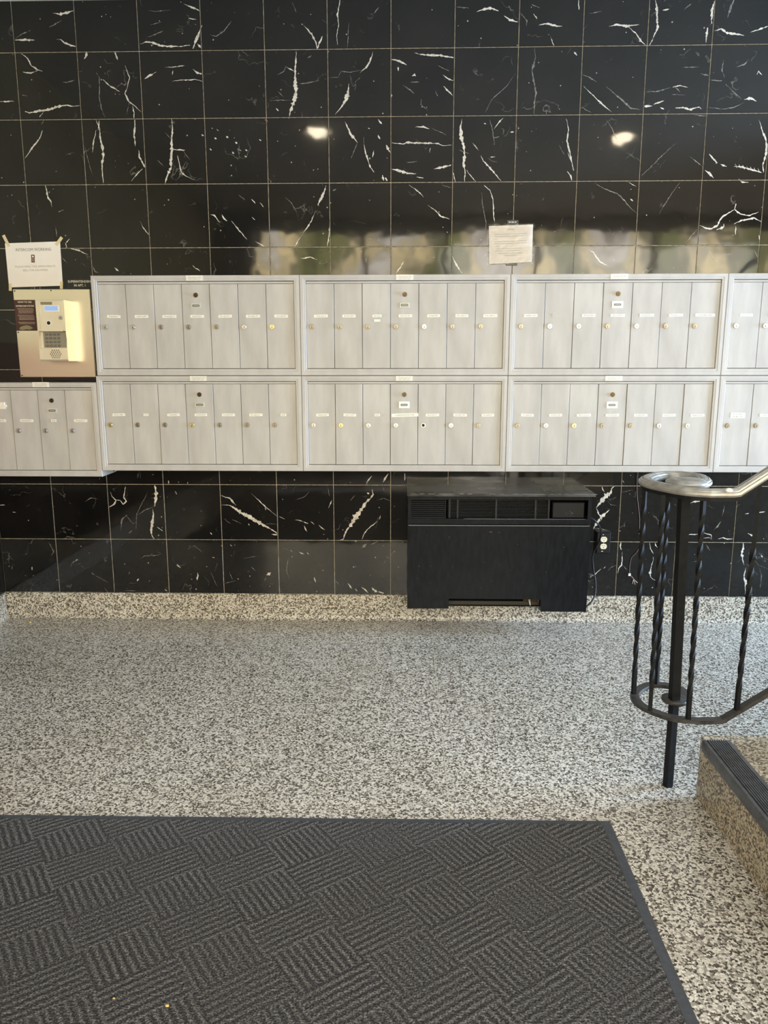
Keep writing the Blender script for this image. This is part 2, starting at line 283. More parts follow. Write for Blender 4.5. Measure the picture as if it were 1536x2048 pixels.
# ------------------------------------------------------------ mesh helpers
class MB:
    def __init__(s): s.v = []; s.f = []; s.m = []; s.mats = []; s.sm = []
    def mi(s, m):
        if m not in s.mats: s.mats.append(m)
        return s.mats.index(m)
    def add(s, vs, fs, mat, smooth=False):
        o = len(s.v); s.v += [tuple(v) for v in vs]; k = s.mi(mat)
        for f in fs: s.f.append(tuple(i + o for i in f)); s.m.append(k); s.sm.append(smooth)
    def box(s, x0, x1, y0, y1, z0, z1, mat, M=None):
        vs = [Vector((x, y, z)) for z in (z0, z1) for y in (y0, y1) for x in (x0, x1)]
        if M: vs = [M @ v for v in vs]
        s.add(vs, [(0, 2, 3, 1), (4, 5, 7, 6), (0, 1, 5, 4), (2, 6, 7, 3), (0, 4, 6, 2), (1, 3, 7, 5)], mat)
    def bev(s, x0, x1, y0, y1, z0, z1, mat, c=0.002):
        # box whose front (-y) face is chamfered
        a = [(x0, y1, z0), (x1, y1, z0), (x1, y1, z1), (x0, y1, z1)]
        bq = [(x0, y0 + c, z0), (x1, y0 + c, z0), (x1, y0 + c, z1), (x0, y0 + c, z1)]
        d = [(x0 + c, y0, z0 + c), (x1 - c, y0, z0 + c), (x1 - c, y0, z1 - c), (x0 + c, y0, z1 - c)]
        fs = [(3, 2, 1, 0), (8, 9, 10, 11)]
        for i in range(4):
            j = (i + 1) % 4; fs += [(i, j, 4 + j, 4 + i), (4 + i, 4 + j, 8 + j, 8 + i)]
        s.add(a + bq + d, fs, mat)
    def prism(s, poly, axis, a0, a1, mat, smooth=False):
        # poly: 2D points in the plane across the axis ('x': (y,z), 'y': (x,z), 'z': (x,y))
        def P(p, a):
            return (a, p[0], p[1]) if axis == 'x' else ((p[0], a, p[1]) if axis == 'y' else (p[0], p[1], a))
        n = len(poly); vs = [P(p, a0) for p in poly] + [P(p, a1) for p in poly]
        fs = [tuple(range(n))[::-1], tuple(range(n, 2 * n))]
        for i in range(n): j = (i + 1) % n; fs.append((i, j, n + j, n + i))
        s.add(vs, fs, mat, smooth)
    def cyl(s, c, r, h, mat, axis='y', n=20, r2=None, smooth=True):
        # from c, going -y (towards the room) or +z
        r2 = r if r2 is None else r2; vs = []
        for rr, d in ((r, 0), (r2, h)):
            for i in range(n):
                a = 2 * PI * i / n
                if axis == 'y': vs.append((c[0] + rr * math.cos(a), c[1] - d, c[2] + rr * math.sin(a)))
                else: vs.append((c[0] + rr * math.cos(a), c[1] + rr * math.sin(a), c[2] + d))
        fs = [(i, (i + 1) % n, n + (i + 1) % n, n + i) for i in range(n)]
        o = len(s.v); s.add(vs, fs, mat, smooth); k = s.mi(mat)
        s.f.append(tuple(o + n + i for i in range(n))); s.m.append(k); s.sm.append(False)
        s.f.append(tuple(o + i for i in range(n))[::-1]); s.m.append(k); s.sm.append(False)
    def lathe(s, c, prof, mat, n=40, axis='z'):
        vs = []
        for r, z in prof:
            for i in range(n):
                a = 2 * PI * i / n
                vs.append((c[0] + r * math.cos(a), c[1] + r * math.sin(a), c[2] + z))
        fs = []
        for k in range(len(prof) - 1):
            for i in range(n): j = (i + 1) % n; fs.append((k * n + i, k * n + j, (k + 1) * n + j, (k + 1) * n + i))
        fs.append(tuple(range(n))[::-1]); fs.append(tuple((len(prof) - 1) * n + i for i in range(n)))
        s.add(vs, fs, mat, True)
    def tube(s, pts, r, mat, n=8):
        pts = [Vector(p) for p in pts]; vs = []; up = Vector((0, 1, 0.01))
        for i, p in enumerate(pts):
            t = (pts[min(i + 1, len(pts) - 1)] - pts[max(i - 1, 0)]).normalized()
            a = t.cross(up).normalized(); bb = t.cross(a).normalized()
            rr = r[i] if isinstance(r, (list, tuple)) else r
            for k in range(n):
                an = 2 * PI * k / n; vs.append(p + a * rr * math.cos(an) + bb * rr * math.sin(an))
        fs = []
        for i in range(len(pts) - 1):
            for k in range(n): j = (k + 1) % n; fs.append((i * n + k, i * n + j, (i + 1) * n + j, (i + 1) * n + k))
        fs.append(tuple(range(n))[::-1]); fs.append(tuple((len(pts) - 1) * n + k for k in range(n)))
        s.add(vs, fs, mat, True)
    def sweep(s, pts, prof, mat, smooth=False, cap=True):
        # prof: closed list of (side, up); side points to the right of travel, up stays vertical
        pts = [Vector(p) for p in pts]; n = len(prof); vs = []
        for i, p in enumerate(pts):
            t0 = (pts[i] - pts[max(i - 1, 0)]); t1 = (pts[min(i + 1, len(pts) - 1)] - pts[i])
            t0 = t0.normalized() if t0.length > 1e-9 else t1.normalized(); t1 = t1.normalized() if t1.length > 1e-9 else t0
            t = (t0 + t1).normalized(); h = Vector((t.x, t.y, 0)).normalized(); side = Vector((h.y, -h.x, 0)); up = side.cross(t).normalized()
            k = 1 / max(0.5, (t0.dot(t)))
            for a, bq in prof: vs.append(p + side * a + up * bq * (1 if abs(t0.z - t1.z) < 1e-4 else k))
        fs = []
        for i in range(len(pts) - 1):
            for k in range(n): j = (k + 1) % n; fs.append((i * n + k, i * n + j, (i + 1) * n + j, (i + 1) * n + k))
        if cap: fs.append(tuple(range(n))[::-1]); fs.append(tuple((len(pts) - 1) * n + k for k in range(n)))
        s.add(vs, fs, mat, smooth)
    def build(s, name, parent=None, origin=(0, 0, 0), M=None):
        me = bpy.data.meshes.new(name); O = Vector(origin)
        vs = [Vector(v) - O for v in s.v]
        if M: vs = [M @ v for v in vs]
        me.from_pydata([tuple(v) for v in vs], [], s.f)
        for mm in s.mats: me.materials.append(MATS[mm])
        me.polygons.foreach_set('material_index', s.m); me.polygons.foreach_set('use_smooth', s.sm)
        me.update()
        o = bpy.data.objects.new(name, me); col.objects.link(o); o.location = O
        if parent: o.parent = parent
        return o
def smooth_path(pts, k=8):
    P = [Vector(p) for p in pts]; out = []
    for i in range(len(P) - 1):
        p0 = P[max(i - 1, 0)]; p1 = P[i]; p2 = P[i + 1]; p3 = P[min(i + 2, len(P) - 1)]
        for j in range(k):
            t = j / k
            out.append(0.5 * ((2 * p1) + (p2 - p0) * t + (2 * p0 - 5 * p1 + 4 * p2 - p3) * t * t + (-p0 + 3 * p1 - 3 * p2 + p3) * t ** 3))
    out.append(P[-1]); return out
def tag(o, label, cat, group=None, kind=None):
    o['label'] = label; o['category'] = cat
    if group: o['group'] = group
    if kind: o['kind'] = kind
    return o
def thing(name, loc, label, cat, group=None):
    o = bpy.data.objects.new(name, None); o.empty_display_size = 0.05; col.objects.link(o); o.location = loc
    return tag(o, label, cat, group)
def struct(mb, name, parent=None):
    o = mb.build(name, parent)
    if not parent: o['kind'] = 'structure'
    return o
def child(mb, name, root, M=None):
    # root is a top-level thing at root.location; vertices of mb are in world space
    return mb.build(name, root, (0, 0, 0)) if False else _child(mb, name, root)
def world_loc(o):
    v = Vector((0, 0, 0))
    while o: v += o.location; o = o.parent
    return v
def _child(mb, name, root):
    wl = world_loc(root)
    mb.v = [tuple(Vector(v) - wl) for v in mb.v]
    return mb.build(name, root)
def text_mesh(body, size, mat, loc, align='CENTER', rz=0.0, extrude=0.0002, xs=1.0, bold=0.0):
    # flat lettering facing -y, baseline centre at loc
    c = bpy.data.curves.new('lettering', 'FONT'); c.body = body; c.size = size; c.align_x = align; c.extrude = extrude; c.offset = bold
    c.resolution_u = 2
    o = bpy.data.objects.new('lettering', c); col.objects.link(o)
    dg = bpy.context.evaluated_depsgraph_get(); dg.update()
    me = o.evaluated_get(dg).to_mesh()
    mb = MB(); cs, sn = math.cos(rz), math.sin(rz)
    vs = []
    for v in me.vertices:
        x, y, z = v.co.x * xs, v.co.y, v.co.z
        vs.append((loc[0] + x * cs - y * sn, loc[1] - z, loc[2] + x * sn + y * cs))
    fs = [tuple(p.vertices) for p in me.polygons]
    o.evaluated_get(dg).to_mesh_clear(); bpy.data.objects.remove(o)
    return vs, fs

# ------------------------------------------------------------ marble wall
TW, TH, G = 0.305, 0.30306, 0.0032
ZR0 = 3.17339
ZBASE = 0.1455
rt = random.Random(11)
tilt = {}
def tile_of(x, z):
    return math.floor(x / TW), math.floor((ZR0 - z) / TH)
def tile_y(x, z, off=0.0):
    c, r = tile_of(x, z)
    if (c, r) not in tilt: tilt[(c, r)] = (rt.uniform(-1, 1) * 0.0030, rt.uniform(-1, 1) * 0.0036)
    a, bq = tilt[(c, r)]
    return -0.003 + a * (x - (c + 0.5) * TW) + bq * (z - (ZR0 - (r + 0.5) * TH)) - off
wall = MB()
wall.box(XL - 0.15, XR, 0.0, 0.15, 0.0, ZC + 0.1, 'grout')
ids = []
tile_faces0 = len(wall.f)
for c in range(-7, 17):
    for r in range(0, 10):
        x0 = max(c * TW + G / 2, XL); x1 = (c + 1) * TW - G / 2
        z1 = min(ZR0 - r * TH - G / 2, ZC - 0.001); z0 = max(ZR0 - (r + 1) * TH + G / 2, ZBASE)
        if x1 - x0 < 0.01 or z1 - z0 < 0.01: continue
        e = 0.0010; q = 1e-4
        cx, cz = (x0 + x1) / 2, (z0 + z1) / 2
        cx = min(max(cx, c * TW + 0.01), (c + 1) * TW - 0.01)
        def Y(x, z):
            a, bq = tilt.setdefault((c, r), (rt.uniform(-1, 1) * 0.0030, rt.uniform(-1, 1) * 0.0036))
            return -0.003 + a * (x - (c + 0.5) * TW) + bq * (z - (ZR0 - (r + 0.5) * TH))
        o_ = [(x0, 0.0, z0), (x1, 0.0, z0), (x1, 0.0, z1), (x0, 0.0, z1)]
        k = [(x0, z0), (x1, z0), (x1, z1), (x0, z1)]
        m_ = [(x, Y(x, z) + e, z) for x, z in k]
        kk = [(x0 + e, z0 + e), (x1 - e, z0 + e), (x1 - e, z1 - e), (x0 + e, z1 - e)]
        f_ = [(x, Y(x, z), z) for x, z in kk]
        fs = [(8, 9, 10, 11)]
        for i in range(4):
            j = (i + 1) % 4; fs += [(i, j, 4 + j, 4 + i), (4 + i, 4 + j, 8 + j, 8 + i)]
        n0 = len(wall.f); wall.add(o_ + m_ + f_, fs, 'black_marble'); ids.append((n0, len(wall.f), (c * 1.7, r * 2.3, (c * 7 + r * 13) % 11 * 0.9)))

# veins, traced tile by tile: (origin x, y, scale, [(x, y, width) ...]) in photograph pixels
V = []
def vein(ox, oy, s, pts, mat='white_vein', j=0.5): V.append(([(ox + p[0] / s, oy + p[1] / s, p[2] / s) for p in pts], mat, j))
def A(*p, mat='white_vein'): vein(0, 0, 2, p, mat)
def Bq(*p, mat='white_vein'): vein(768, 0, 2, p, mat)
def C(*p, mat='white_vein'): vein(330, 935, 3.072, p, mat)
def D(*p, mat='white_vein'): vein(1180, 935, 4.315, p, mat)
def E_(*p, mat='white_vein'): vein(0, 730, 3.657, p, mat)
F = 'faint_vein'
# upper left (x2 crop)
A((210, 52, 3), (240, 57, 8), (270, 50, 9), (294, 42, 7)); A((60, 160, 8), (90, 159, 9), (138, 160, 11))
A((225, 157, 2), (245, 158, 5), (258, 172, 6), (285, 182, 8), (306, 186, 8)); A((62, 154, 3), (90, 135, 5), (122, 122, 4), mat=F)
A((195, 108, 3), (215, 100, 5), (245, 82, 7), mat=F)
A((560, 176, 8), (585, 168, 10), (612, 170, 9), (640, 182, 7), (675, 186, 6), (720, 186, 9), (760, 180, 9)); A((772, 195, 12), (785, 160, 14), (797, 130, 10), (808, 100, 5))
A((790, 175, 10), (804, 192, 10)); A((735, 15, 3), (770, 30, 7), (800, 45, 5)); A((755, 74, 4), (785, 78, 7)); A((590, 148, 3), (620, 138, 4), (652, 124, 4), mat=F); A((600, 100, 3), (645, 88, 3), mat=F); A((592, 42, 3), (620, 46, 3), (680, 40, 3), mat=F)
A((840, 140, 3), (865, 146, 6), (895, 125, 5), (925, 85, 3), mat=F)
A((1213, 100, 4), (1245, 135, 7), (1262, 165, 8), (1270, 200, 9)); A((1268, 200, 8), (1278, 170, 7), (1290, 145, 8))
A((1350, 180, 6), (1347, 140, 5), (1355, 100, 4), (1350, 60, 6), (1355, 30, 9), (1360, 0, 9)); A((1390, 190, 3), (1395, 90, 3), mat=F); A((1495, 55, 4), (1515, 30, 5), mat=F)
A((1170, 10, 3), (1185, 50, 3), mat=F)
A((84, 212, 4), (112, 235, 6), (125, 262, 5), (150, 280, 7), (170, 284, 4)); A((92, 288, 5), (120, 292, 7), (150, 284, 5)); A((100, 446, 9), (118, 452, 11), (150, 444, 9), (190, 440, 10), (225, 428, 9), (265, 420, 8), (290, 426, 5), (322, 422, 5))
A((172, 450, 4), (158, 468, 5)); A((250, 328, 3), (275, 328, 5), (300, 320, 4), mat=F); A((0, 406, 5), (55, 405, 4))
A((88, 380, 8), (108, 384, 6), mat=F)
A((346, 206, 12), (345, 222, 14), (338, 236, 8)); A((458, 206, 9), (465, 222, 9), (470, 240, 4)); A((385, 290, 5), (398, 310, 6), (398, 350, 4), (397, 390, 4), (405, 430, 4), (420, 470, 4), mat=F)
A((412, 318, 6), (438, 342, 6), (478, 366, 5)); A((500, 262, 4), (518, 310, 5), (510, 345, 4), (500, 375, 6), (515, 405, 7), (540, 425, 4), (566, 448, 3)); A((530, 420, 3), (536, 450, 5), (535, 474, 5)); A((515, 420, 2), (505, 460, 2), mat=F)
A((578, 314, 6), (598, 302, 8), (625, 288, 5)); A((660, 270, 2), (700, 268, 4), (738, 262, 6)); A((692, 282, 4), (690, 300, 4)); A((690, 325, 3), (730, 320, 5), (780, 318, 4), (812, 326, 5)); A((772, 278, 5), (790, 292, 8), (812, 298, 7))
A((1185, 206, 6), (1183, 250, 10), (1180, 300, 8), (1182, 345, 18), (1185, 370, 14), (1175, 410, 18), (1162, 445, 16), (1156, 474, 10)); A((1145, 268, 4), (1175, 284, 5)); A((1200, 335, 5), (1235, 332, 6), (1275, 322, 3), mat=F); A((1232, 232, 8), (1245, 222, 4), mat=F)
A((1110, 365, 3), (1135, 388, 4), mat=F); A((1105, 432, 6), (1115, 444, 5)); A((1080, 402, 3), (1160, 400, 3), mat=F); A((1110, 300, 3), (1135, 285, 3), (1145, 262, 3), mat=F)
A((1492, 208, 3), (1480, 245, 7), (1465, 270, 8), (1440, 290, 4)); A((1396, 335, 6), (1392, 370, 15), (1382, 402, 14), (1368, 425, 6), (1340, 458, 4)); A((1320, 310, 3), (1350, 310, 3), (1365, 285, 3), (1400, 290, 3), (1445, 280, 3), mat=F); A((1420, 330, 3), (1440, 310, 3), mat=F)
A((100, 634, 4), (125, 595, 6), (158, 555, 6), (170, 522, 6)); A((175, 480, 4), (165, 500, 4), mat=F)
A((384, 480, 5), (398, 512, 6), (400, 550, 8), (408, 580, 9), (414, 620, 9), (408, 660, 7), (410, 705, 8), (414, 732, 6)); A((385, 520, 4), (372, 580, 5), (370, 610, 4)); A((398, 482, 4), (392, 520, 4))
A((538, 480, 14), (540, 500, 10), (536, 540, 8), (542, 585, 8)); A((555, 600, 4), (558, 630, 6), (575, 660, 9), (584, 676, 5)); A((570, 675, 6), (550, 695, 4), (525, 724, 4)); A((340, 590, 3), (355, 650, 3), (370, 700, 3), mat=F)
A((687, 476, 8), (690, 520, 10), (686, 560, 9), (688, 600, 12), (683, 640, 11), (685, 670, 15), (670, 700, 20), (660, 733, 10)); A((695, 598, 6), (740, 602, 6)); A((710, 620, 7), (718, 660, 5), (725, 690, 6), (750, 708, 3), (780, 720, 2)); A((660, 530, 3), (688, 560, 4), mat=F); A((730, 600, 3), (760, 640, 3), mat=F); A((630, 640, 3), (655, 665, 3), mat=F)
for (x, y, s_) in ((810, 540, 9), (842, 597, 9), (862, 552, 8), (908, 548, 8), (945, 570, 8), (960, 600, 7), (932, 610, 8), (985, 600, 7), (982, 625, 6), (1040, 560, 5), (870, 520, 5)): A((x - 4, y - 3, s_ * .6), (x + 1, y + 1, s_), (x + 5, y + 4, s_ * .5))
A((1060, 478, 8), (1070, 486, 6))
A((1380, 486, 5), (1390, 510, 8), (1405, 540, 12), (1430, 570, 6)); A((1430, 568, 3), (1418, 600, 3), (1405, 632, 4), mat=F); A((1455, 575, 6), (1462, 610, 7), (1472, 640, 6), (1482, 670, 5), (1496, 690, 10)); A((1455, 578, 3), (1456, 548, 3), mat=F); A((1480, 515, 5), (1472, 512, 5)); A((1512, 540, 6), (1520, 556, 9)); A((1512, 478, 6), (1528, 495, 5)); A((1496, 600, 3), (1490, 630, 5)); A((1530, 700, 12), (1534, 722, 10))
A((182, 740, 5), (186, 760, 8), (192, 790, 8), (205, 808, 6), (208, 828, 3)); A((232, 848, 4), (255, 840, 5), mat=F); A((268, 990, 8), (262, 975, 4), (278, 955, 5)); A((222, 905, 3), (228, 950, 4), mat=F); A((262, 990, 3), (310, 1000, 5), (352, 1020, 4)); A((248, 1030, 3), (268, 1052, 5), mat=F)
A((560, 885, 2), (575, 915, 4), (597, 940, 7)); A((842, 858, 5), (858, 862, 5), (872, 882, 5), (880, 892, 3)); A((887, 858, 4), (895, 872, 7), (908, 884, 5)); A((924, 882, 4), (955, 920, 5), (988, 958, 4)); A((1004, 796, 4), (1022, 814, 4)); A((1040, 810, 4), (1055, 828, 4)); A((955, 780, 2), (980, 800, 3), mat=F); A((1008, 868, 3), (1020, 880, 3)); A((1020, 965, 3), (1055, 985, 4), (1070, 990, 6))
A((1304, 742, 6), (1298, 765, 8), (1285, 795, 12), (1270, 820, 12)); A((1262, 845, 3), (1245, 885, 5), (1225, 915, 6), (1212, 932, 5)); A((1212, 935, 2), (1190, 965, 3), (1178, 990, 4)); A((1320, 875, 6), (1318, 930, 7), (1308, 990, 5)); A((1330, 762, 6), (1345, 757, 4), mat=F)
A((1140, 790, 3), (1165, 810, 3), (1180, 836, 3), (1200, 830, 3), mat=F); A((1202, 1034, 4), (1240, 1028, 6), (1268, 1040, 4)); A((1075, 1028, 2), (1040, 1050, 5), (1022, 1080, 6), mat=F)
A((372, 1062, 4), (378, 1085, 6), (395, 1092, 3), mat=F); A((458, 1070, 4), (475, 1085, 8)); A((1462, 1050, 2), (1470, 1025, 3), mat=F); A((770, 1062, 4), (800, 1085, 4))
# upper right (x2 crop, origin 768)
Bq((290, 28, 3), (340, 32, 4), mat=F); Bq((370, 48, 4), (395, 38, 8), (430, 32, 9), (458, 44, 9)); Bq((480, 62, 5), (500, 78, 9), (536, 88, 7)); Bq((598, 55, 4), (612, 76, 8)); Bq((620, 100, 6), (655, 94, 8), (690, 104, 8), (712, 105, 7)); Bq((590, 18, 3), (625, 32, 4), mat=F); Bq((665, 145, 2), (680, 185, 4)); Bq((545, 50, 3), (572, 85, 5), (570, 105, 3), mat=F)
Bq((778, 0, 5), (780, 40, 5)); Bq((900, 106, 5), (930, 98, 8), (970, 105, 9), (1020, 98, 6)); Bq((978, 108, 6), (1010, 135, 7), (1025, 160, 7), (1045, 180, 7)); Bq((1062, 180, 8), (1078, 150, 9), (1095, 110, 9), (1092, 70, 9), (1092, 40, 14), (1085, 0, 6)); Bq((1115, 42, 6), (1140, 36, 6)); Bq((1090, 45, 4), (1068, 65, 4), mat=F)
Bq((1322, 5, 10), (1312, 40, 9), (1310, 95, 10)); Bq((1295, 110, 8), (1290, 140, 9), (1288, 170, 6)); Bq((1400, 0, 10), (1385, 35, 12), (1375, 72, 6), mat=F); Bq((1322, 122, 6), (1350, 116, 9), (1370, 132, 10), (1405, 136, 7), (1440, 142, 5)); Bq((1465, 130, 5), (1500, 118, 6), (1535, 106, 8)); Bq((1350, 165, 5), (1362, 155, 4), mat=F)
Bq((1200, 40, 4), (1228, 15, 6), mat=F); Bq((820, 55, 3), (870, 45, 4), mat=F)
Bq((28, 236, 6), (60, 244, 10), (92, 260, 6)); Bq((122, 212, 5), (165, 220, 8), (225, 222, 8), (278, 230, 12)); Bq((112, 305, 4), (122, 298, 12), (128, 304, 5)); Bq((55, 268, 8), (58, 284, 6)); Bq((235, 300, 3), (262, 318, 6), (276, 322, 5)); Bq((238, 345, 5), (252, 360, 7), (274, 382, 6)); Bq((75, 340, 3), (105, 360, 4), (122, 376, 3), mat=F); Bq((105, 330, 3), (140, 328, 5), mat=F); Bq((150, 395, 3), (148, 420, 3), (175, 440, 3), mat=F); Bq((215, 262, 3), (262, 285, 3), mat=F); Bq((28, 375, 8), (30, 395, 6)); Bq((205, 365, 3), (215, 385, 4), mat=F)
Bq((525, 295, 2), (490, 345, 3), (430, 400, 3), (405, 450, 3), mat=F); Bq((602, 192, 3), (606, 230, 5), (598, 262, 12), (592, 285, 5), (600, 330, 6), (608, 370, 7), (602, 410, 8), (600, 458, 6), mat=F); Bq((760, 208, 8), (772, 222, 6)); Bq((650, 445, 4), (648, 458, 4), mat=F)
Bq((792, 298, 2), (825, 312, 4), (852, 328, 4), mat=F); Bq((798, 345, 3), (845, 390, 4), (875, 420, 6), (910, 448, 4)); Bq((888, 345, 6), (925, 378, 6), (958, 405, 7), (985, 432, 6), (1030, 440, 4), mat=F); Bq((786, 425, 3), (830, 452, 3), mat=F)
Bq((1040, 425, 12), (1072, 424, 10)); Bq((1078, 418, 4), (1120, 402, 6)); Bq((1105, 430, 5), (1120, 436, 8)); Bq((1165, 432, 5), (1195, 430, 8), (1225, 438, 8), (1262, 428, 6), (1270, 436, 5)); Bq((1045, 368, 3), (1095, 365, 4), (1148, 350, 3), mat=F); Bq((1155, 348, 5), (1185, 342, 5), (1215, 350, 6)); Bq((1160, 345, 3), (1185, 368, 5), mat=F); Bq((1195, 270, 4), (1260, 268, 5), mat=F); Bq((1268, 295, 6), (1298, 302, 8), mat=F); Bq((1150, 378, 3), (1205, 380, 3), mat=F)
Bq((1358, 240, 3), (1352, 280, 4), (1362, 310, 3), mat=F); Bq((1412, 268, 5), (1440, 258, 6), (1460, 238, 3), mat=F); Bq((1305, 320, 4), (1352, 324, 4), mat=F); Bq((1366, 335, 3), (1395, 365, 4), (1430, 395, 5), mat=F); Bq((1440, 398, 6), (1468, 392, 12), (1490, 405, 6)); Bq((1340, 438, 3), (1400, 430, 3), (1440, 410, 3), mat=F); Bq((1492, 300, 4), (1498, 284, 5), (1512, 300, 4)); Bq((1300, 430, 3), (1350, 435, 3), mat=F)
Bq((125, 508, 4), (160, 508, 7), (182, 516, 4)); Bq((30, 572, 5), (80, 576, 7), (90, 570, 10), (130, 572, 6), (215, 574, 6), (235, 582, 6), (270, 580, 4)); Bq((30, 676, 8), (65, 684, 12), (95, 694, 8), (128, 694, 9)); Bq((200, 676, 6), (235, 668, 8), (268, 660, 8)); Bq((185, 592, 4), (183, 610, 4)); Bq((190, 512, 2), (250, 540, 3), mat=F); Bq((90, 650, 3), (135, 645, 3), mat=F); Bq((8, 580, 6), (18, 600, 14), (26, 612, 5)); Bq((5, 710, 12), (12, 724, 10)); Bq((130, 708, 3), (158, 712, 5)); Bq((165, 598, 2), (172, 590, 2), mat=F)
Bq((312, 475, 10), (306, 510, 12), (308, 545, 18), (320, 590, 16), (322, 625, 12), (318, 655, 10), (325, 685, 12), (322, 725, 12)); Bq((330, 680, 4), (348, 705, 5), (368, 728, 5)); Bq((422, 475, 3), (436, 530, 5), (442, 580, 4), mat=F); Bq((355, 572, 3), (378, 602, 5)); Bq((388, 622, 5), (398, 645, 5), (425, 672, 6), (448, 700, 6), (468, 724, 5)); Bq((400, 492, 6), (408, 496, 5)); Bq((440, 515, 3), (475, 472, 6)); Bq((505, 528, 5), (520, 528, 6)); Bq((425, 628, 3), (445, 628, 4)); Bq((276, 690, 8), (286, 728, 6)); Bq((440, 552, 3), (462, 546, 4), mat=F); Bq((300, 600, 3), (340, 615, 3), mat=F)
Bq((730, 475, 4), (738, 520, 5), (732, 565, 6), (742, 605, 8), (752, 650, 6), (758, 682, 8)); Bq((735, 610, 3), (750, 650, 3)); Bq((732, 685, 4), (745, 700, 7), (752, 722, 7)); Bq((700, 580, 2), (722, 620, 3), mat=F)
Bq((888, 478, 2), (910, 510, 3), (930, 560, 4), mat=F); Bq((1170, 570, 2), (1120, 615, 3), (1060, 675, 4), (1030, 702, 4), mat=F); Bq((1222, 625, 2), (1260, 655, 4), (1280, 670, 4), mat=F); Bq((1285, 680, 6), (1300, 692, 8), (1318, 712, 6)); Bq((1240, 460, 3), (1288, 464, 5), mat=F)
Bq((1300, 616, 5), (1318, 636, 8), (1335, 652, 7)); Bq((1345, 658, 5), (1370, 666, 8)); Bq((1400, 666, 4), (1430, 668, 7), (1460, 676, 8), (1510, 690, 8)); Bq((1500, 480, 4), (1512, 520, 8), (1528, 560, 10), (1530, 610, 10), (1515, 660, 10), (1518, 690, 8))
for i in range(7): Bq((1405 + i * 15, 655 + i * 3, 3), (1412 + i * 15, 672 + i * 3, 4))
Bq((1418, 715, 4), (1430, 728, 6), (1458, 730, 5)); Bq((100, 740, 2), (140, 768, 5), (158, 788, 4)); Bq((175, 820, 2), (205, 842, 4), (228, 866, 6), (262, 876, 5)); Bq((400, 740, 6), (425, 762, 4), (436, 800, 3), (438, 850, 5), (442, 890, 7)); Bq((390, 770, 3), (396, 830, 3), (408, 890, 3), (405, 930, 3), mat=F); Bq((232, 740, 2), (270, 752, 4), mat=F)
Bq((842, 732, 3), (880, 755, 5), (935, 775, 4), (965, 805, 5), (985, 832, 4), (1010, 852, 4), mat=F); Bq((978, 728, 4), (1008, 746, 4)); Bq((985, 795, 5), (996, 806, 4)); Bq((1185, 728, 2), (1150, 775, 3), (1115, 830, 3), (1098, 860, 3), mat=F); Bq((1260, 900, 4), (1285, 912, 9), (1310, 916, 9), (1335, 900, 8), (1350, 870, 8), (1380, 850, 6), (1402, 838, 6)); Bq((1408, 815, 16), (1402, 838, 6), (1425, 856, 5), (1462, 862, 5), (1498, 848, 8)); Bq((1400, 895, 6), (1430, 882, 8), (1480, 872, 8), (1512, 888, 5)); Bq((1330, 920, 6), (1360, 908, 8), (1360, 895, 5)); Bq((1408, 905, 4), (1405, 940, 4)); Bq((1255, 915, 2), (1228, 945, 4), (1208, 972, 4), mat=F); Bq((1500, 940, 6), (1505, 970, 5)); Bq((640, 790, 3), (633, 802, 4), mat=F)
Bq((820, 998, 4), (838, 1010, 5), (850, 1030, 8), (868, 1050, 6), (892, 1062, 6)); Bq((272, 1025, 5), (285, 1050, 7), (300, 1078, 7), (312, 1092, 5)); Bq((78, 1048, 6), (65, 1070, 5), (48, 1092, 8)); Bq((1480, 1000, 2), (1496, 1030, 3), mat=F)
# lower row left (x3.657 crop)
E_((805, 925, 3), (822, 965, 5), (850, 990, 10), (832, 1022, 14), (795, 1040, 10)); E_((850, 988, 8), (880, 990, 12), (900, 1020, 12), (925, 995, 12), (905, 970, 12), (918, 890, 8))
E_((1130, 876, 30), (1140, 920, 24), (1142, 960, 26), (1136, 1000, 22), (1130, 1035, 18)); E_((1118, 1055, 10), (1122, 1100, 18), (1112, 1160, 24), (1105, 1210, 14), (1112, 1250, 22), (1130, 1272, 16))
E_((885, 1210, 4), (890, 1130, 14), (925, 1100, 6), (970, 1160, 6), (1000, 1150, 3), mat=F); E_((1000, 1100, 4), (1060, 1060, 5), (1120, 1040, 6), mat=F); E_((995, 1200, 4), (1000, 1090, 4), (1080, 930, 4), mat=F); E_((620, 1000, 4), (665, 972, 8), (715, 980, 6), mat=F); E_((560, 1172, 9), (566, 1180, 9)); E_((0, 1025, 6), (35, 1025, 7)); E_((90, 1075, 5), (120, 1078, 7)); E_((470, 1270, 4), (495, 1255, 7), (550, 1265, 7), mat=F); E_((940, 1230, 6), (965, 1212, 10), mat=F); E_((1150, 1185, 5), (1190, 1215, 7))
E_((355, 1295, 4), (395, 1365, 8), (375, 1390, 6), mat=F); E_((235, 1475, 6), (235, 1500, 12)); E_((90, 1465, 5), (88, 1495, 9), mat=F); E_((550, 1435, 5), (565, 1420, 12)); E_((515, 1475, 8), (535, 1440, 5), (580, 1425, 4), mat=F); E_((670, 1520, 6), (690, 1532, 10)); E_((690, 1535, 3), (790, 1590, 5), mat=F); E_((1030, 1415, 4), (1060, 1395, 6), (1110, 1395, 7), (1165, 1388, 7), mat=F); E_((1003, 1580, 10), (1015, 1562, 14)); E_((915, 1650, 4), (995, 1652, 5), mat=F); E_((1205, 1640, 6), (1225, 1655, 6)); E_((1290, 1460, 5), (1320, 1485, 9)); E_((765, 1630, 4), (790, 1665, 5), mat=F)
E_((810, 790, 5), (855, 772, 8)); E_((1112, 800, 8), (1122, 802, 10)); E_((1232, 845, 8), (1236, 866, 12)); E_((1372, 855, 6), (1372, 870, 8))
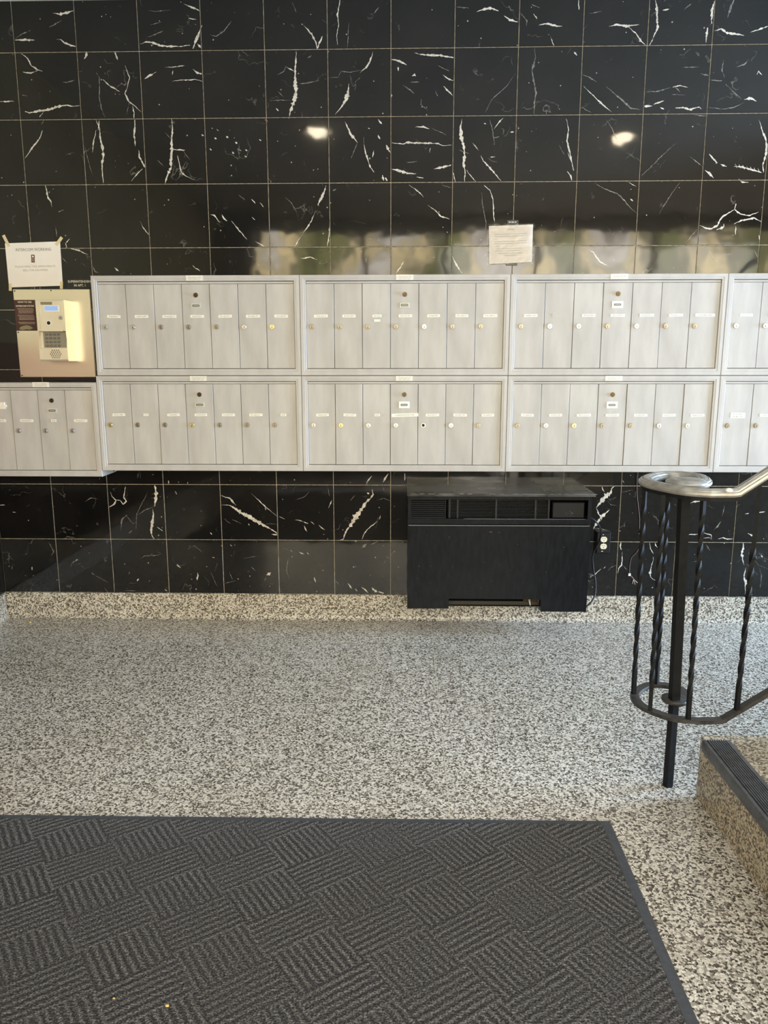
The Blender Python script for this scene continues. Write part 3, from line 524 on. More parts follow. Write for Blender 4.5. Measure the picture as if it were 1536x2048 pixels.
# lower row middle (x3.072 crop)
C((343, 170, 5), (370, 182, 8), (400, 190, 10), (415, 208, 22), (436, 232, 10)); C((345, 230, 4), (400, 232, 12), (440, 258, 22), (470, 280, 24), (520, 304, 28), (560, 330, 26), (600, 352, 22), (640, 372, 18), (680, 398, 16), (694, 414, 14)); C((655, 410, 8), (694, 414, 10)); C((530, 160, 3), (580, 205, 6), (610, 235, 8), (650, 268, 5), (690, 300, 3)); C((615, 235, 6), (618, 262, 5)); C((360, 310, 3), (405, 348, 4), mat=F); C((410, 318, 3), (470, 345, 4), mat=F); C((512, 345, 10), (520, 355, 8)); C((600, 350, 4), (650, 345, 4), (690, 350, 3), mat=F); C((60, 145, 4), (72, 165, 5)); C((278, 398, 6), (288, 412, 9)); C((220, 265, 7), (226, 268, 7))
C((700, 300, 3), (735, 316, 5)); C((800, 322, 3), (830, 325, 7), (880, 345, 8)); C((895, 330, 4), (918, 352, 6)); C((945, 355, 5), (965, 372, 8), (982, 384, 5)); C((856, 358, 5), (862, 375, 12), (872, 395, 5)); C((1025, 200, 6), (1005, 248, 5)); C((800, 200, 3), (860, 178, 4), (885, 150, 4), mat=F); C((1000, 120, 3), (1010, 175, 4), mat=F)
C((1272, 135, 10), (1278, 165, 20), (1262, 190, 22), (1235, 215, 24), (1212, 250, 26), (1190, 280, 34), (1165, 315, 30), (1145, 350, 26), (1120, 380, 18), (1108, 405, 24), (1095, 440, 20)); C((1240, 155, 10), (1255, 162, 10)); C((1070, 444, 5), (1100, 442, 8)); C((1210, 440, 8), (1225, 405, 8), (1245, 378, 6), (1280, 350, 8), (1305, 330, 6)); C((1318, 318, 8), (1324, 295, 5)); C((1140, 205, 3), (1165, 172, 4), mat=F); C((1300, 200, 3), (1345, 190, 4), (1380, 205, 4), mat=F); C((1340, 120, 3), (1345, 150, 3), mat=F)
C((1240, 88, 12), (1255, 70, 10), (1272, 52, 6)); C((1338, 92, 8), (1352, 68, 12), (1372, 38, 8)); C((1472, 34, 5), (1474, 62, 6), (1472, 80, 14)); C((1235, 106, 6), (1238, 98, 6)); C((22, 80, 8), (22, 98, 8))
C((75, 595, 5), (95, 615, 7)); C((200, 645, 4), (202, 665, 10), (196, 692, 8)); C((395, 642, 4), (415, 688, 6), mat=F); C((370, 712, 4), (435, 695, 6), mat=F); C((622, 660, 8), (638, 655, 22), (650, 645, 8)); C((622, 668, 4), (608, 700, 4), mat=F); C((400, 475, 8), (412, 485, 6)); C((425, 475, 5), (432, 478, 8)); C((405, 540, 8), (410, 545, 6)); C((290, 552, 7), (305, 552, 6)); C((720, 495, 3), (760, 505, 4), mat=F); C((768, 508, 6), (785, 516, 6)); C((825, 518, 6), (840, 528, 9), (855, 532, 4)); C((872, 522, 5), (884, 535, 5)); C((760, 555, 5), (750, 600, 5), (748, 640, 5), (765, 688, 4), mat=F); C((917, 675, 8), (925, 705, 8)); C((968, 630, 7), (974, 634, 6)); C((530, 610, 3), (555, 635, 4), mat=F)
C((1210, 494, 12), (1222, 482, 20), (1240, 468, 8), mat=F); C((1125, 712, 6), (1140, 735, 10), (1148, 745, 5)); C((1168, 745, 6), (1180, 760, 10)); C((1208, 735, 8), (1232, 752, 9), (1250, 772, 8)); C((1272, 738, 8), (1282, 752, 22), (1305, 765, 12)); C((1310, 762, 8), (1345, 772, 10)); C((1260, 475, 3), (1310, 455, 5), mat=F); C((1155, 608, 5), (1162, 614, 7)); C((1258, 660, 7), (1264, 662, 6)); C((1340, 590, 3), (1360, 565, 4), mat=F); C((1045, 690, 3), (1070, 720, 3), mat=F); C((1165, 450, 10), (1178, 452, 8)); C((280, 640, 3), (320, 730, 4), mat=F); C((140, 500, 4), (180, 480, 4), (230, 520, 4), mat=F); C((480, 560, 3), (560, 545, 4), mat=F); C((1380, 550, 3), (1410, 510, 4), mat=F)
# lower row right (x4.315 crop)
D((100, 158, 5), (108, 185, 14), (125, 210, 16)); D((215, 155, 30), (185, 185, 26), (178, 220, 30), (140, 245, 60), (115, 270, 50), (90, 300, 36), (65, 335, 24), (52, 348, 10)); D((55, 350, 10), (75, 400, 16), (95, 420, 20), (100, 455, 12)); D((170, 365, 16), (135, 395, 34), (100, 425, 30), (70, 465, 28), (45, 500, 26), (30, 530, 12)); D((30, 520, 8), (90, 528, 8), (150, 545, 8), mat=F); D((150, 285, 4), (180, 320, 6), (235, 330, 5), mat=F); D((270, 215, 5), (320, 205, 7), (370, 195, 6), mat=F); D((275, 110, 16), (295, 130, 12), mat=F); D((248, 550, 8), (265, 548, 6))
D((270, 640, 20), (262, 680, 18), (270, 710, 12)); D((278, 725, 6), (278, 790, 10), (274, 842, 10), (250, 868, 14), (238, 912, 12)); D((290, 850, 5), (318, 885, 8), mat=F); D((0, 945, 6), (50, 915, 10), (95, 875, 10)); D((118, 875, 6), (135, 852, 8)); D((155, 890, 5), (185, 860, 8), (225, 845, 8), mat=F)
D((515, 642, 5), (522, 700, 8), (548, 745, 12)); D((558, 642, 8), (565, 670, 10), (585, 690, 8)); D((548, 770, 8), (545, 805, 10), (528, 850, 10), (520, 910, 20), (522, 945, 10), (545, 965, 10), (572, 978, 12))
D((850, 312, 6), (900, 295, 18), (952, 290, 16)); D((730, 310, 4), (742, 330, 6), mat=F); D((835, 579, 10), (930, 577, 9)); D((978, 562, 14), (1010, 575, 10), (1045, 582, 8), (1050, 615, 9)); D((975, 610, 5), (1030, 605, 6), (1052, 620, 6)); D((1105, 618, 9), (1145, 605, 12), (1185, 618, 12), (1240, 615, 8)); D((1162, 325, 6), (1155, 360, 6), (1140, 420, 5), mat=F); D((1130, 465, 16), (1105, 500, 12), (1065, 545, 5), mat=F); D((1195, 538, 6), (1205, 550, 6), mat=F)
D((1335, 400, 7), (1370, 398, 8)); D((1420, 392, 8), (1510, 382, 12)); D((1362, 570, 14), (1390, 582, 16), (1415, 595, 14)); D((1438, 175, 6), (1440, 195, 8), mat=F); D((1495, 610, 8), (1500, 622, 8), mat=F)
D((1322, 648, 14), (1325, 690, 28), (1310, 740, 22), (1318, 800, 16), (1330, 840, 10)); D((1345, 862, 8), (1338, 905, 18), (1328, 945, 10), (1345, 985, 26), (1338, 1030, 8), (1340, 1100, 8)); D((1478, 755, 12), (1490, 775, 12)); D((1360, 725, 5), (1420, 800, 5), (1450, 840, 5), (1536, 875, 5), mat=F); D((1350, 830, 3), (1400, 880, 4), (1448, 928, 5), mat=F); D((1465, 870, 4), (1480, 940, 5), (1465, 1060, 5), mat=F); D((1430, 760, 5), (1440, 790, 12), mat=F); D((1000, 665, 4), (1035, 715, 10), mat=F); D((880, 815, 4), (960, 800, 5), mat=F)
rv = random.Random(3)
nv_ = 0
for pts, mat, jit in V:
    W3 = [(at_y(x, y, -0.003), wd) for x, y, wd in pts]
    L3 = []
    for i in range(len(W3) - 1):
        a, wa_ = W3[i]; bb, wb_ = W3[i + 1]; d = (bb - a).length; n = max(1, int(d / 0.004))
        for k in range(n): t_ = k / n; L3.append((a.lerp(bb, t_), wa_ + (wb_ - wa_) * t_))
    L3.append(W3[-1]); n = len(L3)
    if n < 2: continue
    nv_ += 1
    lft = []; rgt = []
    for i, (p, wd) in enumerate(L3):
        t_ = (L3[min(i + 1, n - 1)][0] - L3[max(i - 1, 0)][0]); t_ = Vector((t_.x, 0, t_.z)).normalized(); nn = Vector((-t_.z, 0, t_.x))
        ww = wd * 0.00262 * 0.5 * (0.85 if mat == 'white_vein' else 0.8)
        ww *= 0.85 + 0.9 * noise.noise(Vector((p.x * 95, nv_ * 3.1, p.z * 95))) + rv.uniform(-0.18, 0.18)
        ww = max(ww, 0.0004)
        ww *= min(1.0, 0.25 + 2.2 * i / n, 0.25 + 2.2 * (n - 1 - i) / n)
        wob = 0.0022 * noise.noise(Vector((p.x * 70 + 9, nv_ * 1.7, p.z * 70)))
        cpt = p + nn * wob
        lft.append(cpt + nn * ww * (1 + rv.uniform(-.3, .3))); rgt.append(cpt - nn * ww * (1 + rv.uniform(-.3, .3)))
    vs = []; ok = []
    off = 0.00012 + 0.00002 * (nv_ % 5)
    for a, bb in zip(lft, rgt):
        c_, r_ = tile_of((a.x + bb.x) / 2, (a.z + bb.z) / 2)
        def Yt(p):
            A_, B_ = tilt.get((c_, r_), (0, 0)); return -0.003 + A_ * (p.x - (c_ + .5) * TW) + B_ * (p.z - (ZR0 - (r_ + .5) * TH)) - off
        lo_x, hi_x = c_ * TW + G / 2 + 0.001, (c_ + 1) * TW - G / 2 - 0.001; hi_z, lo_z = ZR0 - r_ * TH - G / 2 - 0.001, max(ZR0 - (r_ + 1) * TH + G / 2 + 0.001, ZBASE)
        for p in (a, bb): p.x = min(max(p.x, lo_x), hi_x); p.z = min(max(p.z, lo_z), min(hi_z, ZC - 0.002))
        vs += [(a.x, Yt(a), a.z), (bb.x, Yt(bb), bb.z)]; ok.append((c_, r_))
    fs = []
    for i in range(n - 1):
        if ok[i] != ok[i + 1]: continue
        f = (2 * i, 2 * i + 1, 2 * i + 3, 2 * i + 2)
        # face the room
        v0, v1, v2 = Vector(vs[f[0]]), Vector(vs[f[1]]), Vector(vs[f[2]])
        if (v1 - v0).cross(v2 - v0).y > 0: f = f[::-1]
        fs.append(f)
    wall.add(vs, fs, mat)
wo_ = struct(wall, 'wall_back')
at_ = wo_.data.attributes.new('tile_id', 'FLOAT_VECTOR', 'FACE')
for a, bb, vec in ids:
    for i in range(a, bb): at_.data[i].vector = vec

# ------------------------------------------------------------ room shell
mb = MB(); mb.box(XL - 0.15, XR + 0.15, YF - 0.15, 0.15, -0.12, 0.0, 'terrazzo_floor'); struct(mb, 'floor')
mb = MB(); mb.box(XL - 0.15, XR + 0.15, YF - 0.15, 0.15, ZC, ZC + 0.12, 'ceiling_paint'); struct(mb, 'ceiling')
mb = MB(); mb.box(XL - 0.15, XL, YF - 0.15, 0.0, 1.50, ZC, 'cream_paint'); mb.box(XL - 0.15, XL, YF - 0.15, 0.0, 0.9, 1.50, 'salmon_paint'); mb.box(XL - 0.15, XL, YF - 0.15, 0.0, 0, 0.9, 'black_marble'); struct(mb, 'wall_left')
mb = MB()   # coved terrazzo base
cove = [(0.0, ZBASE), (-0.012, ZBASE - 0.002), (-0.013, 0.022), (-0.017, 0.010), (-0.024, 0.003), (-0.034, 0.0004), (0.0, 0.0)]
mb.prism(cove, 'x', XL, XR, 'terrazzo_base'); struct(mb, 'baseboard_back')
mb = MB(); mb.prism([(XL, 0), (XL + 0.016, 0), (XL + 0.013, ZBASE), (XL, ZBASE)], 'y', YF, -0.03, 'terrazzo_base'); struct(mb, 'baseboard_left')
# divider strips of the terrazzo
mb = MB(); mb.box(0.2105 + 0.008, 0.2130 + 0.008, YF, -0.034, 0, 0.0004, 'seam_strip'); struct(mb, 'trim_1')
mb = MB(); mb.box(0.9785, 0.9815, YF, -1.76, 0, 0.0005, 'seam_strip'); struct(mb, 'trim_2')
# wall behind the photographer: glazed entrance
mb = MB()
mb.box(XL, XR, YF - 0.15, YF, HEAD, ZC, 'wall_paint')
mb.box(XL, -1.75, YF - 0.15, YF, 0, HEAD, 'wall_paint')
mb.box(4.6, XR, YF - 0.15, YF, 0, HEAD, 'wall_paint')
struct(mb, 'wall_front')
xs = [-1.75, -0.45, 0.55, 1.65, 3.1, 4.6]
for i in range(5):
    x0, x1 = xs[i], xs[i + 1]; isdoor = i in (1, 2)
    fr = MB(); t_ = 0.03
    fr.box(x0, x0 + t_, YF - 0.1, YF - 0.02, 0, HEAD, 'dark_door_frame'); fr.box(x1 - t_, x1, YF - 0.1, YF - 0.02, 0, HEAD, 'dark_door_frame')
    fr.box(x0 + t_, x1 - t_, YF - 0.1, YF - 0.02, HEAD - t_, HEAD, 'dark_door_frame'); fr.box(x0 + t_, x1 - t_, YF - 0.1, YF - 0.02, 0, 0.18 if isdoor else 0.35, 'dark_door_frame')
    fr.box(x0 + t_, x1 - t_, YF - 0.1, YF - 0.02, 2.12, 2.18, 'dark_door_frame')
    o = struct(fr, ('door_%d' if isdoor else 'window_%d') % (i if isdoor else (1 if i == 0 else i - 1)))
    g = MB(); g.box(x0 + t_, x1 - t_, YF - 0.063, YF - 0.057, 0.18 if isdoor else 0.35, 2.12, 'window_glass'); g.box(x0 + t_, x1 - t_, YF - 0.063, YF - 0.057, 2.18, HEAD - t_, 'window_glass'); _child(g, 'glass_pane', o)
    if isdoor:
        h = MB(); hx = x1 - 0.09 if i == 1 else x0 + 0.09; h.tube([(hx, YF + 0.03, 0.9), (hx, YF + 0.03, 1.3)], 0.012, 'lock_steel'); h.box(hx - .01, hx + .01, YF - 0.03, YF + 0.03, 0.92, 0.94, 'lock_steel'); h.box(hx - .01, hx + .01, YF - 0.03, YF + 0.03, 1.26, 1.28, 'lock_steel'); _child(h, 'door_handle', o)
# right wall with the passage window
mb = MB()
mb.box(XR, XR + 0.15, YF - 0.15, -1.6, 0, ZC, 'wall_paint'); mb.box(XR, XR + 0.15, -0.1, 0.15, 0, ZC, 'wall_paint')
mb.box(XR, XR + 0.15, -1.6, -0.1, 2.1, ZC, 'wall_paint'); mb.box(XR, XR + 0.15, -1.6, -0.1, 0, 0.1, 'wall_paint'); struct(mb, 'wall_right')
mb = MB()
for a, bb, c_, d_ in ((-1.6, -1.55, 0.1, 2.1), (-0.15, -0.1, 0.1, 2.1), (-1.55, -0.15, 0.1, 0.16), (-1.55, -0.15, 2.04, 2.1), (-0.875, -0.825, 0.16, 2.04)): mb.box(XR + 0.04, XR + 0.1, a, bb, c_, d_, 'dark_door_frame')
o = struct(mb, 'window_4'); g = MB(); g.box(XR + 0.067, XR + 0.073, -1.55, -0.15, 0.16, 2.04, 'window_glass'); _child(g, 'glass_pane', o)

# ------------------------------------------------------------ ceiling lamps (seen as highlights in the marble)
for k, (x, y, lab) in enumerate(((-0.575, -2.167, 'round warm ceiling lamp mirrored in the marble over the second mailbox bank'), (1.724, -2.30, 'round warm ceiling lamp mirrored in the marble over the third mailbox bank'))):
    t_ = thing('ceiling_lamp', (x, y, ZC), lab, 'lamp', 'dome lamps on the lobby ceiling')
    a = MB(); a.lathe((x, y, ZC), [(0.105, -0.0005), (0.108, -0.012), (0.092, -0.018)], 'lamp_rim'); _child(a, 'lamp_rim', t_)
    a = MB(); a.lathe((x, y, ZC), [(0.080, -0.016), (0.076, -0.028), (0.062, -0.042), (0.034, -0.052), (0.010, -0.054)], 'lamp_dome'); _child(a, 'lamp_shade', t_)

# ------------------------------------------------------------ mailboxes
YM = -0.15
rm = random.Random(5)
def frame_mesh(x0, x1, z0, z1, X0, X1, Z0, Z1):
    # outer x0..z1, inner opening X0..Z1; mitred, with a small step in the face
    f = MB(); c = 0.0018
    def ringpts(k, y): # k 0 = outer, 1 = inner
        return [(x0 + (X0 - x0) * k, y, z0 + (Z0 - z0) * k), (x1 + (X1 - x1) * k, y, z0 + (Z0 - z0) * k), (x1 + (X1 - x1) * k, y, z1 + (Z1 - z1) * k), (x0 + (X0 - x0) * k, y, z1 + (Z1 - z1) * k)]
    rings = [ringpts(0, 0.0), ringpts(0, YM + 0.003), ringpts(0.07, YM), ringpts(0.60, YM), ringpts(0.64, YM + 0.0018), ringpts(0.93, YM + 0.0018), ringpts(1.0, YM + 0.004), ringpts(1.0, YM + 0.026)]
    vs = [p for r in rings for p in r]; fs = []
    for k in range(len(rings) - 1):
        for i in range(4): j = (i + 1) % 4; fs.append((4 * k + i, 4 * k + j, 4 * k + 4 + j, 4 * k + 4 + i))
    f.add(vs, fs, 'mailbox_paint'); n = 4 * (len(rings) - 1)
    f.add([(X0, YM + 0.026, Z0), (X1, YM + 0.026, Z0), (X1, YM + 0.026, Z1), (X0, YM + 0.026, Z1)], [(0, 1, 2, 3)], 'dark_gap')
    f.add([(x0, 0, z0), (x1, 0, z0), (x1, 0, z1), (x0, 0, z1)], [(3, 2, 1, 0)], 'dark_gap')
    return f
LK = {'s': 'lock_steel', 'b': 'lock_brass', 'y': 'lock_gold', 'd': 'lock_steel', 'h': 'keyway'}
def lock_mesh(x, y, z, kind, r=0.0125, ang=None):
    q = MB()
    if kind == 'h': q.cyl((x, y, z), r * 0.95, 0.002, 'lock_steel', r2=r * 0.9); q.cyl((x, y - 0.002, z), r * 0.62, 0.0004, 'keyway'); return q
    mt = kind if kind in MATS else LK[kind]
    q.cyl((x, y, z), r, 0.0045, mt, r2=r * 0.9); q.cyl((x, y - 0.0045, z), r * 0.68, 0.0022, mt, r2=r * 0.62)
    a = rm.uniform(-0.3, 0.3) if ang is None else ang
    M_ = Matrix.Translation((x, y - 0.0067, z - 0.001)) @ Matrix.Rotation(a, 4, 'Y')
    q.box(-0.0013, 0.0013, -0.0004, 0.001, -0.0062, 0.0045, 'keyway', M_)
    return q
def slip_mesh(x, y, z, kind):
    q = MB()
    w_, h_ = {'w': (0.066, 0.0135), 'W': (0.100, 0.014), 'F': (0.132, 0.017), 'n': (0.028, 0.0125), 'e': (0.066, 0.0135), 't': (0.068, 0.027), '2': (0.048, 0.0125)}[kind]
    w_ *= rm.uniform(0.93, 1.07); a = rm.uniform(-0.03, 0.03)
    M_ = Matrix.Translation((x, y, z)) @ Matrix.Rotation(a, 4, 'Y')
    if kind in 'ne2':
        q.box(-0.036, 0.036, -0.0006, 0, -0.0085, 0.0085, 'slip_holder', Matrix.Translation((x, y, z)))
        M_ = Matrix.Translation((x, y - 0.0006, z))
        if kind == 'e':
            q.box(-0.031, 0.031, -0.0003, 0, -0.0055, 0.0055, 'mailbox_door_paint', M_); return q
    q.box(-w_ / 2, w_ / 2, -0.0006, 0, -h_ / 2, h_ / 2, 'slip_paper', M_)
    rows = [0.0] if kind != 't' else [0.006, -0.006]
    for rz_ in rows:
        xx = -w_ * 0.36
        while xx < w_ * 0.34:
            ww = rm.uniform(0.0016, 0.0034)
            q.box(xx, xx + ww, -0.0008, -0.0005, rz_ - 0.0020, rz_ + 0.0022 - rm.choice((0, 0.0006)), 'slip_ink', M_)
            xx += ww + rm.choice((0.0007, 0.0007, 0.0009, 0.0026))
    if kind == '2': q.box(-0.016, 0.016, -0.0006, 0, -0.028, -0.0165, 'slip_paper', M_)
    return q
def bank(xa, xb, row, locks, slips, label, master=3, white=False, dx_label=0.0, zz=None, nvis=7):
    if zz is None:
        z0, z1, Z0, Z1 = (1.3265, 1.811, 1.359, 1.7835) if row == 0 else (0.843, 1.3245, 0.875, 1.2975)
    else: z0, z1, Z0, Z1 = zz
    X0, X1 = xa + 0.029, xb - 0.029
    t_ = thing('mailbox_bank', ((xa + xb) / 2, 0.0, z0), label, 'mailboxes', 'grey steel mailbox banks on the marble wall')
    _child(frame_mesh(xa + 0.0006, xb - 0.0006, z0, z1, X0, X1, Z0, Z1), 'frame', t_)
    # head strip above the doors, inside the frame
    hs = MB(); hs.bev(X0 + 0.002, X1 - 0.002, YM + 0.009, YM + 0.02, Z1 - 0.0125, Z1 - 0.0025, 'mailbox_paint', 0.001); _child(hs, 'head_strip', t_)
    dw = (X1 - X0) / 7
    for k in range(7):
        a = X0 + k * dw + 0.0011; bq = X0 + (k + 1) * dw - 0.0011
        yo = YM + 0.007 + rm.uniform(0, 0.0016)
        d_ = MB(); d_.bev(a, bq, yo, YM + 0.022, Z0 + 0.0022, Z1 - 0.0140, 'mailbox_door_paint', 0.0012)
        # a small twist keeps the doors from shining as one sheet
        cx = (a + bq) / 2; tw = rm.uniform(-1, 1) * 0.012; tz = rm.uniform(-1, 1) * 0.004
        d_.v = [(x, y + (x - cx) * tw + (z - (Z0 + Z1) / 2) * tz if y < YM + 0.015 else y, z) for x, y, z in d_.v]
        do_ = _child(d_, 'mailbox_door', t_)
        zs = Z1 - 0.168; yf = yo - 0.0009
        _child(lock_mesh(a + 0.0265, yf + 0.0005, Z1 - 0.2195, locks[k]), 'lock', do_)
        _child(slip_mesh(cx + 0.004, yf, zs, slips[k]), 'name_slip', do_)
        if k == master:
            _child(lock_mesh(cx + 0.001, yf, Z1 - 0.066, 'lock_bronze', 0.0115), 'master_lock', do_)
            q = MB(); ww, hh = (0.027, 0.0165) if white else (0.025, 0.0125)
            q.bev(cx - ww, cx + ww, yf - 0.0016, yf, Z1 - 0.117 - hh, Z1 - 0.117 + hh, 'badge_white' if white else 'badge_plate', 0.0006)
            pts = []
            for i in range(20):
                an = 2 * PI * i / 20; pts.append((cx + (0.0125 if math.cos(an) > 0 else -0.0125) + 0.0055 * math.cos(an), Z1 - 0.117 + 0.0055 * math.sin(an)))
            q.prism(pts, 'y', yf - 0.0023, yf - 0.0014, 'badge_dark')
            for i in range(8): q.box(cx - 0.0125 + i * 0.0034, cx - 0.0105 + i * 0.0034, yf - 0.0026, yf - 0.0022, Z1 - 0.1192, Z1 - 0.1148, 'badge_plate')
            _child(q, 'badge', do_)
            q = MB(); lx = cx + dx_label; q.box(lx - 0.042, lx + 0.042, YM - 0.0009, YM + 0.002, Z1 + 0.0015, Z1 + 0.0265, 'label_paper')
            for rz_ in (0.018, 0.0125, 0.007):
                xx = lx - 0.03
                while xx < lx + 0.028:
                    ww = rm.uniform(0.0018, 0.004); q.box(xx, xx + ww, YM - 0.0011, YM - 0.0008, Z1 + rz_ - 0.0012, Z1 + rz_ + 0.0012, 'slip_holder'); xx += ww + 0.0012
            _child(q, 'number_label', t_)
    return t_
J = (-1.4865, -0.4455, 0.586, 1.632, 2.675)
S = 'on the marble wall'
bank(J[0] + .008, J[1], 0, 'ssbbbsy', 'wwwwwww', 'grey seven-door mailbox bank directly right of the intercom panel, upper row')
bank(J[1], J[2], 0, 'bbbbsbb', 'ww2wwww', 'grey mailbox bank in the upper row whose third door carries two small slips')
bank(J[2], J[3], 0, 'bssbsbb', 'wewwwwW', 'grey mailbox bank directly under the plastic-covered notice, wide slip on last door', white=True)
bank(J[3], J[4], 0, 'ssbssbb', 'wwwwwww', 'grey mailbox bank in the upper row cut off by the right photo edge', white=True)
bank(J[0], J[1], 1, 'ybbybbb', 'wnwwwwn', 'grey mailbox bank in the lower row, diagonally right below the intercom panel')
bank(J[1], J[2], 1, 'sysshsb', 'wwnFwww', 'grey mailbox bank above the black heater cover with one empty lock hole', white=True)
bank(J[2], J[3], 1, 'bsybbss', 'wwwwwww', 'grey mailbox bank in the lower row above the wall outlet, bright gold third lock', white=True)
bank(J[3], J[4], 1, 'bbsbsbb', 'twwwwww', 'grey mailbox bank behind the rising handrail, two-line slip on first door')
lb = bank(J[0] - 1.036, J[0] - .0005, 1, 'bbbbsss', 'wwwwwnw', 'grey mailbox bank hung lower under the intercom panel, cut by left photo edge', master=5, dx_label=-0.045, zz=(0.8115, 1.291, 0.842, 1.267))
# keep the lower left bank inside the room: it is narrower (five doors fit before the corner)
for ch in list(lb.children):
    if ch.name.startswith('mailbox_door'):
        xs_ = [v.co.x for v in ch.data.vertices]
        if min(xs_) + lb.location.x < XL + 0.02:
            for g_ in list(ch.children): bpy.data.objects.remove(g_)
            bpy.data.objects.remove(ch)
    elif ch.name.startswith('frame') or ch.name.startswith('head_strip'):
        # left stile moved in to the corner
        xs_ = sorted({round(v.co.x, 5) for v in ch.data.vertices})
        for v in ch.data.vertices:
            wx = v.co.x + lb.location.x
            if wx < XL + 0.035 and wx < -2.3: v.co.x += (-2.1315 + 0.030) - (J[0] - 1.036 + 0.030)
lb.location.x += 0
# torn white sticker on the leftmost visible door of that bank
q = MB(); p0 = at_y(0, 822, YM + 0.004)
q.prism([(p0.x - 0.02, 1.158), (p0.x + 0.026, 1.158), (p0.x + 0.029, 1.166), (p0.x + 0.036, 1.170), (p0.x + 0.034, 1.178), (p0.x + 0.027, 1.180), (p0.x + 0.027, 1.192), (p0.x - 0.02, 1.192)], 'y', YM + 0.0035, YM + 0.009, 'slip_paper')
dd = [c for c in lb.children if c.name.startswith('mailbox_door')]
dd.sort(key=lambda c: min(v.co.x for v in c.data.vertices))
tgt = min(dd, key=lambda c: abs(sum(v.co.x for v in c.data.vertices) / len(c.data.vertices) + lb.location.x - p0.x))
_child(q, 'torn_sticker', tgt)

# ------------------------------------------------------------ intercom panel, plates, signs
YP = -0.009
q = thing('intercom_panel', (-1.742, 0, 1.317), 'polished steel plate behind the entry phone, left of the mailboxes', 'panel')
a = MB(); a.bev(-1.940, -1.5425, YP, -0.001, 1.3165, 1.7600, 'steel_plate', 0.0012)
_child(a, 'plate', q)
a = MB()
for x, z in ((-1.931, 1.752), (-1.931, 1.325), (-1.742, 1.754), (-1.931, 1.545)): a.cyl((x, YP, z), 0.0035, 0.0015, 'lock_bronze', n=12)
_child(a, 'screws', q)
# instruction plate
t_ = thing('instruction_plate', (-1.885, YP, 1.553), 'small dark brown instruction plate at the left of the entry phone', 'sign')
a = MB(); a.bev(-1.9395, -1.829, YP - 0.002, YP, 1.5530, 1.7075, 'brown_plate', 0.0006); _child(a, 'plate', t_)
a = MB()
for body, sz, z in (('HOW TO USE', 0.0125, 1.6925), ('INTERCOM SYSTEM', 0.0118, 1.6730)):
    vs, fs = text_mesh(body, sz, 'plate_ink', (-1.883, YP - 0.0022, z), xs=0.92, bold=0.0003); a.add(vs, fs, 'plaque_letters')
for k, z in enumerate((1.662, 1.655, 1.648, 1.641, 1.629, 1.622, 1.615, 1.608, 1.594, 1.587)):
    xx = -1.925 + (0 if k in (0, 4, 8) else 0.006)
    while xx < -1.842:
        ww = rm.uniform(0.002, 0.006); a.box(xx, xx + ww, YP - 0.0024, YP - 0.0019, z, z + 0.0028, 'plate_ink'); xx += ww + 0.0015
# worn patch at the foot of the plate
a.prism([(-1.922, 1.560), (-1.905, 1.556), (-1.885, 1.561), (-1.868, 1.558), (-1.850, 1.566), (-1.862, 1.575), (-1.880, 1.581), (-1.900, 1.578), (-1.918, 1.572)], 'y', YP - 0.0023, YP - 0.0019, 'badge_olive')
_child(a, 'lettering', t_)
# entry phone
t_ = thing('entry_phone', (-1.71, YP, 1.399), 'silver entry phone with blue display and keypad on the steel plate', 'intercom')
YK = YP - 0.098
bx0, bx1, bz0, bz1 = -1.783, -1.639, 1.3985, 1.6995
fp = lambda x, y, Y=None: at_y(x, y, YK if Y is None else Y)
zk1, zk0 = fp(100, 662).z, fp(100, 695.5).z
a = MB()
a.prism([(YP, bz0), (YP, bz1), (YK + 0.004, bz1), (YK, bz1 - 0.004), (YK, zk1), (YK + 0.028, zk1 - 0.004), (YK + 0.022, zk0 + 0.001), (YK + 0.002, zk0), (YK, zk0 - 0.003), (YK, bz0 + 0.008), (YK + 0.008, bz0)], 'x', bx0 + 0.004, bx1 - 0.002, 'intercom_metal')
for xa_, xb_ in ((bx0, bx0 + 0.004), (bx1 - 0.002, bx1)):
    a.prism([(YP, bz0), (YP, bz1), (YK + 0.004, bz1), (YK + 0.001, bz1 - 0.004), (YK + 0.001, zk1 - 0.005), (YK + 0.006, (zk0 + zk1) / 2), (YK + 0.001, zk0 - 0.003), (YK + 0.001, bz0 + 0.008), (YK + 0.008, bz0)], 'x', xa_, xb_, 'intercom_metal')
_child(a, 'housing', t_)
yf = YK - 0.004
a = MB(); a.bev(bx0 + 0.018, bx1 - 0.008, yf, YK, zk1 + 0.004, bz1 - 0.006, 'intercom_metal', 0.0015)
a.prism([(bx0 + 0.014, zk1 + 0.008), (bx1 - 0.006, zk1 + 0.008), (bx1 - 0.012, zk1 - 0.002), (bx0 + 0.026, zk1 - 0.002)], 'y', YK - 0.007, YK, 'intercom_metal'); _child(a, 'face_plate', t_)
p, q_ = fp(81.5, 604), fp(105, 609.5); a = MB(); a.box(p.x, q_.x, yf - 0.001, yf, q_.z, p.z, 'badge_olive'); _child(a, 'maker_plate', t_)
p, q_ = fp(88.5, 611), fp(119.5, 623.5); a = MB(); a.bev(p.x, q_.x, yf - 0.002, yf, q_.z, p.z, 'badge_white', 0.001); p, q_ = fp(90, 612), fp(117, 621.5); a.box(p.x, q_.x, yf - 0.0026, yf - 0.0015, q_.z, p.z, 'lcd_blue'); _child(a, 'display', t_)
p = fp(98.3, 646); a = MB(); a.cyl((p.x, yf, p.z), 0.0125, 0.0012, 'badge_white'); a.cyl((p.x, yf - 0.0012, p.z), 0.0090, 0.001, 'hole_dark'); _child(a, 'camera_lens', t_)
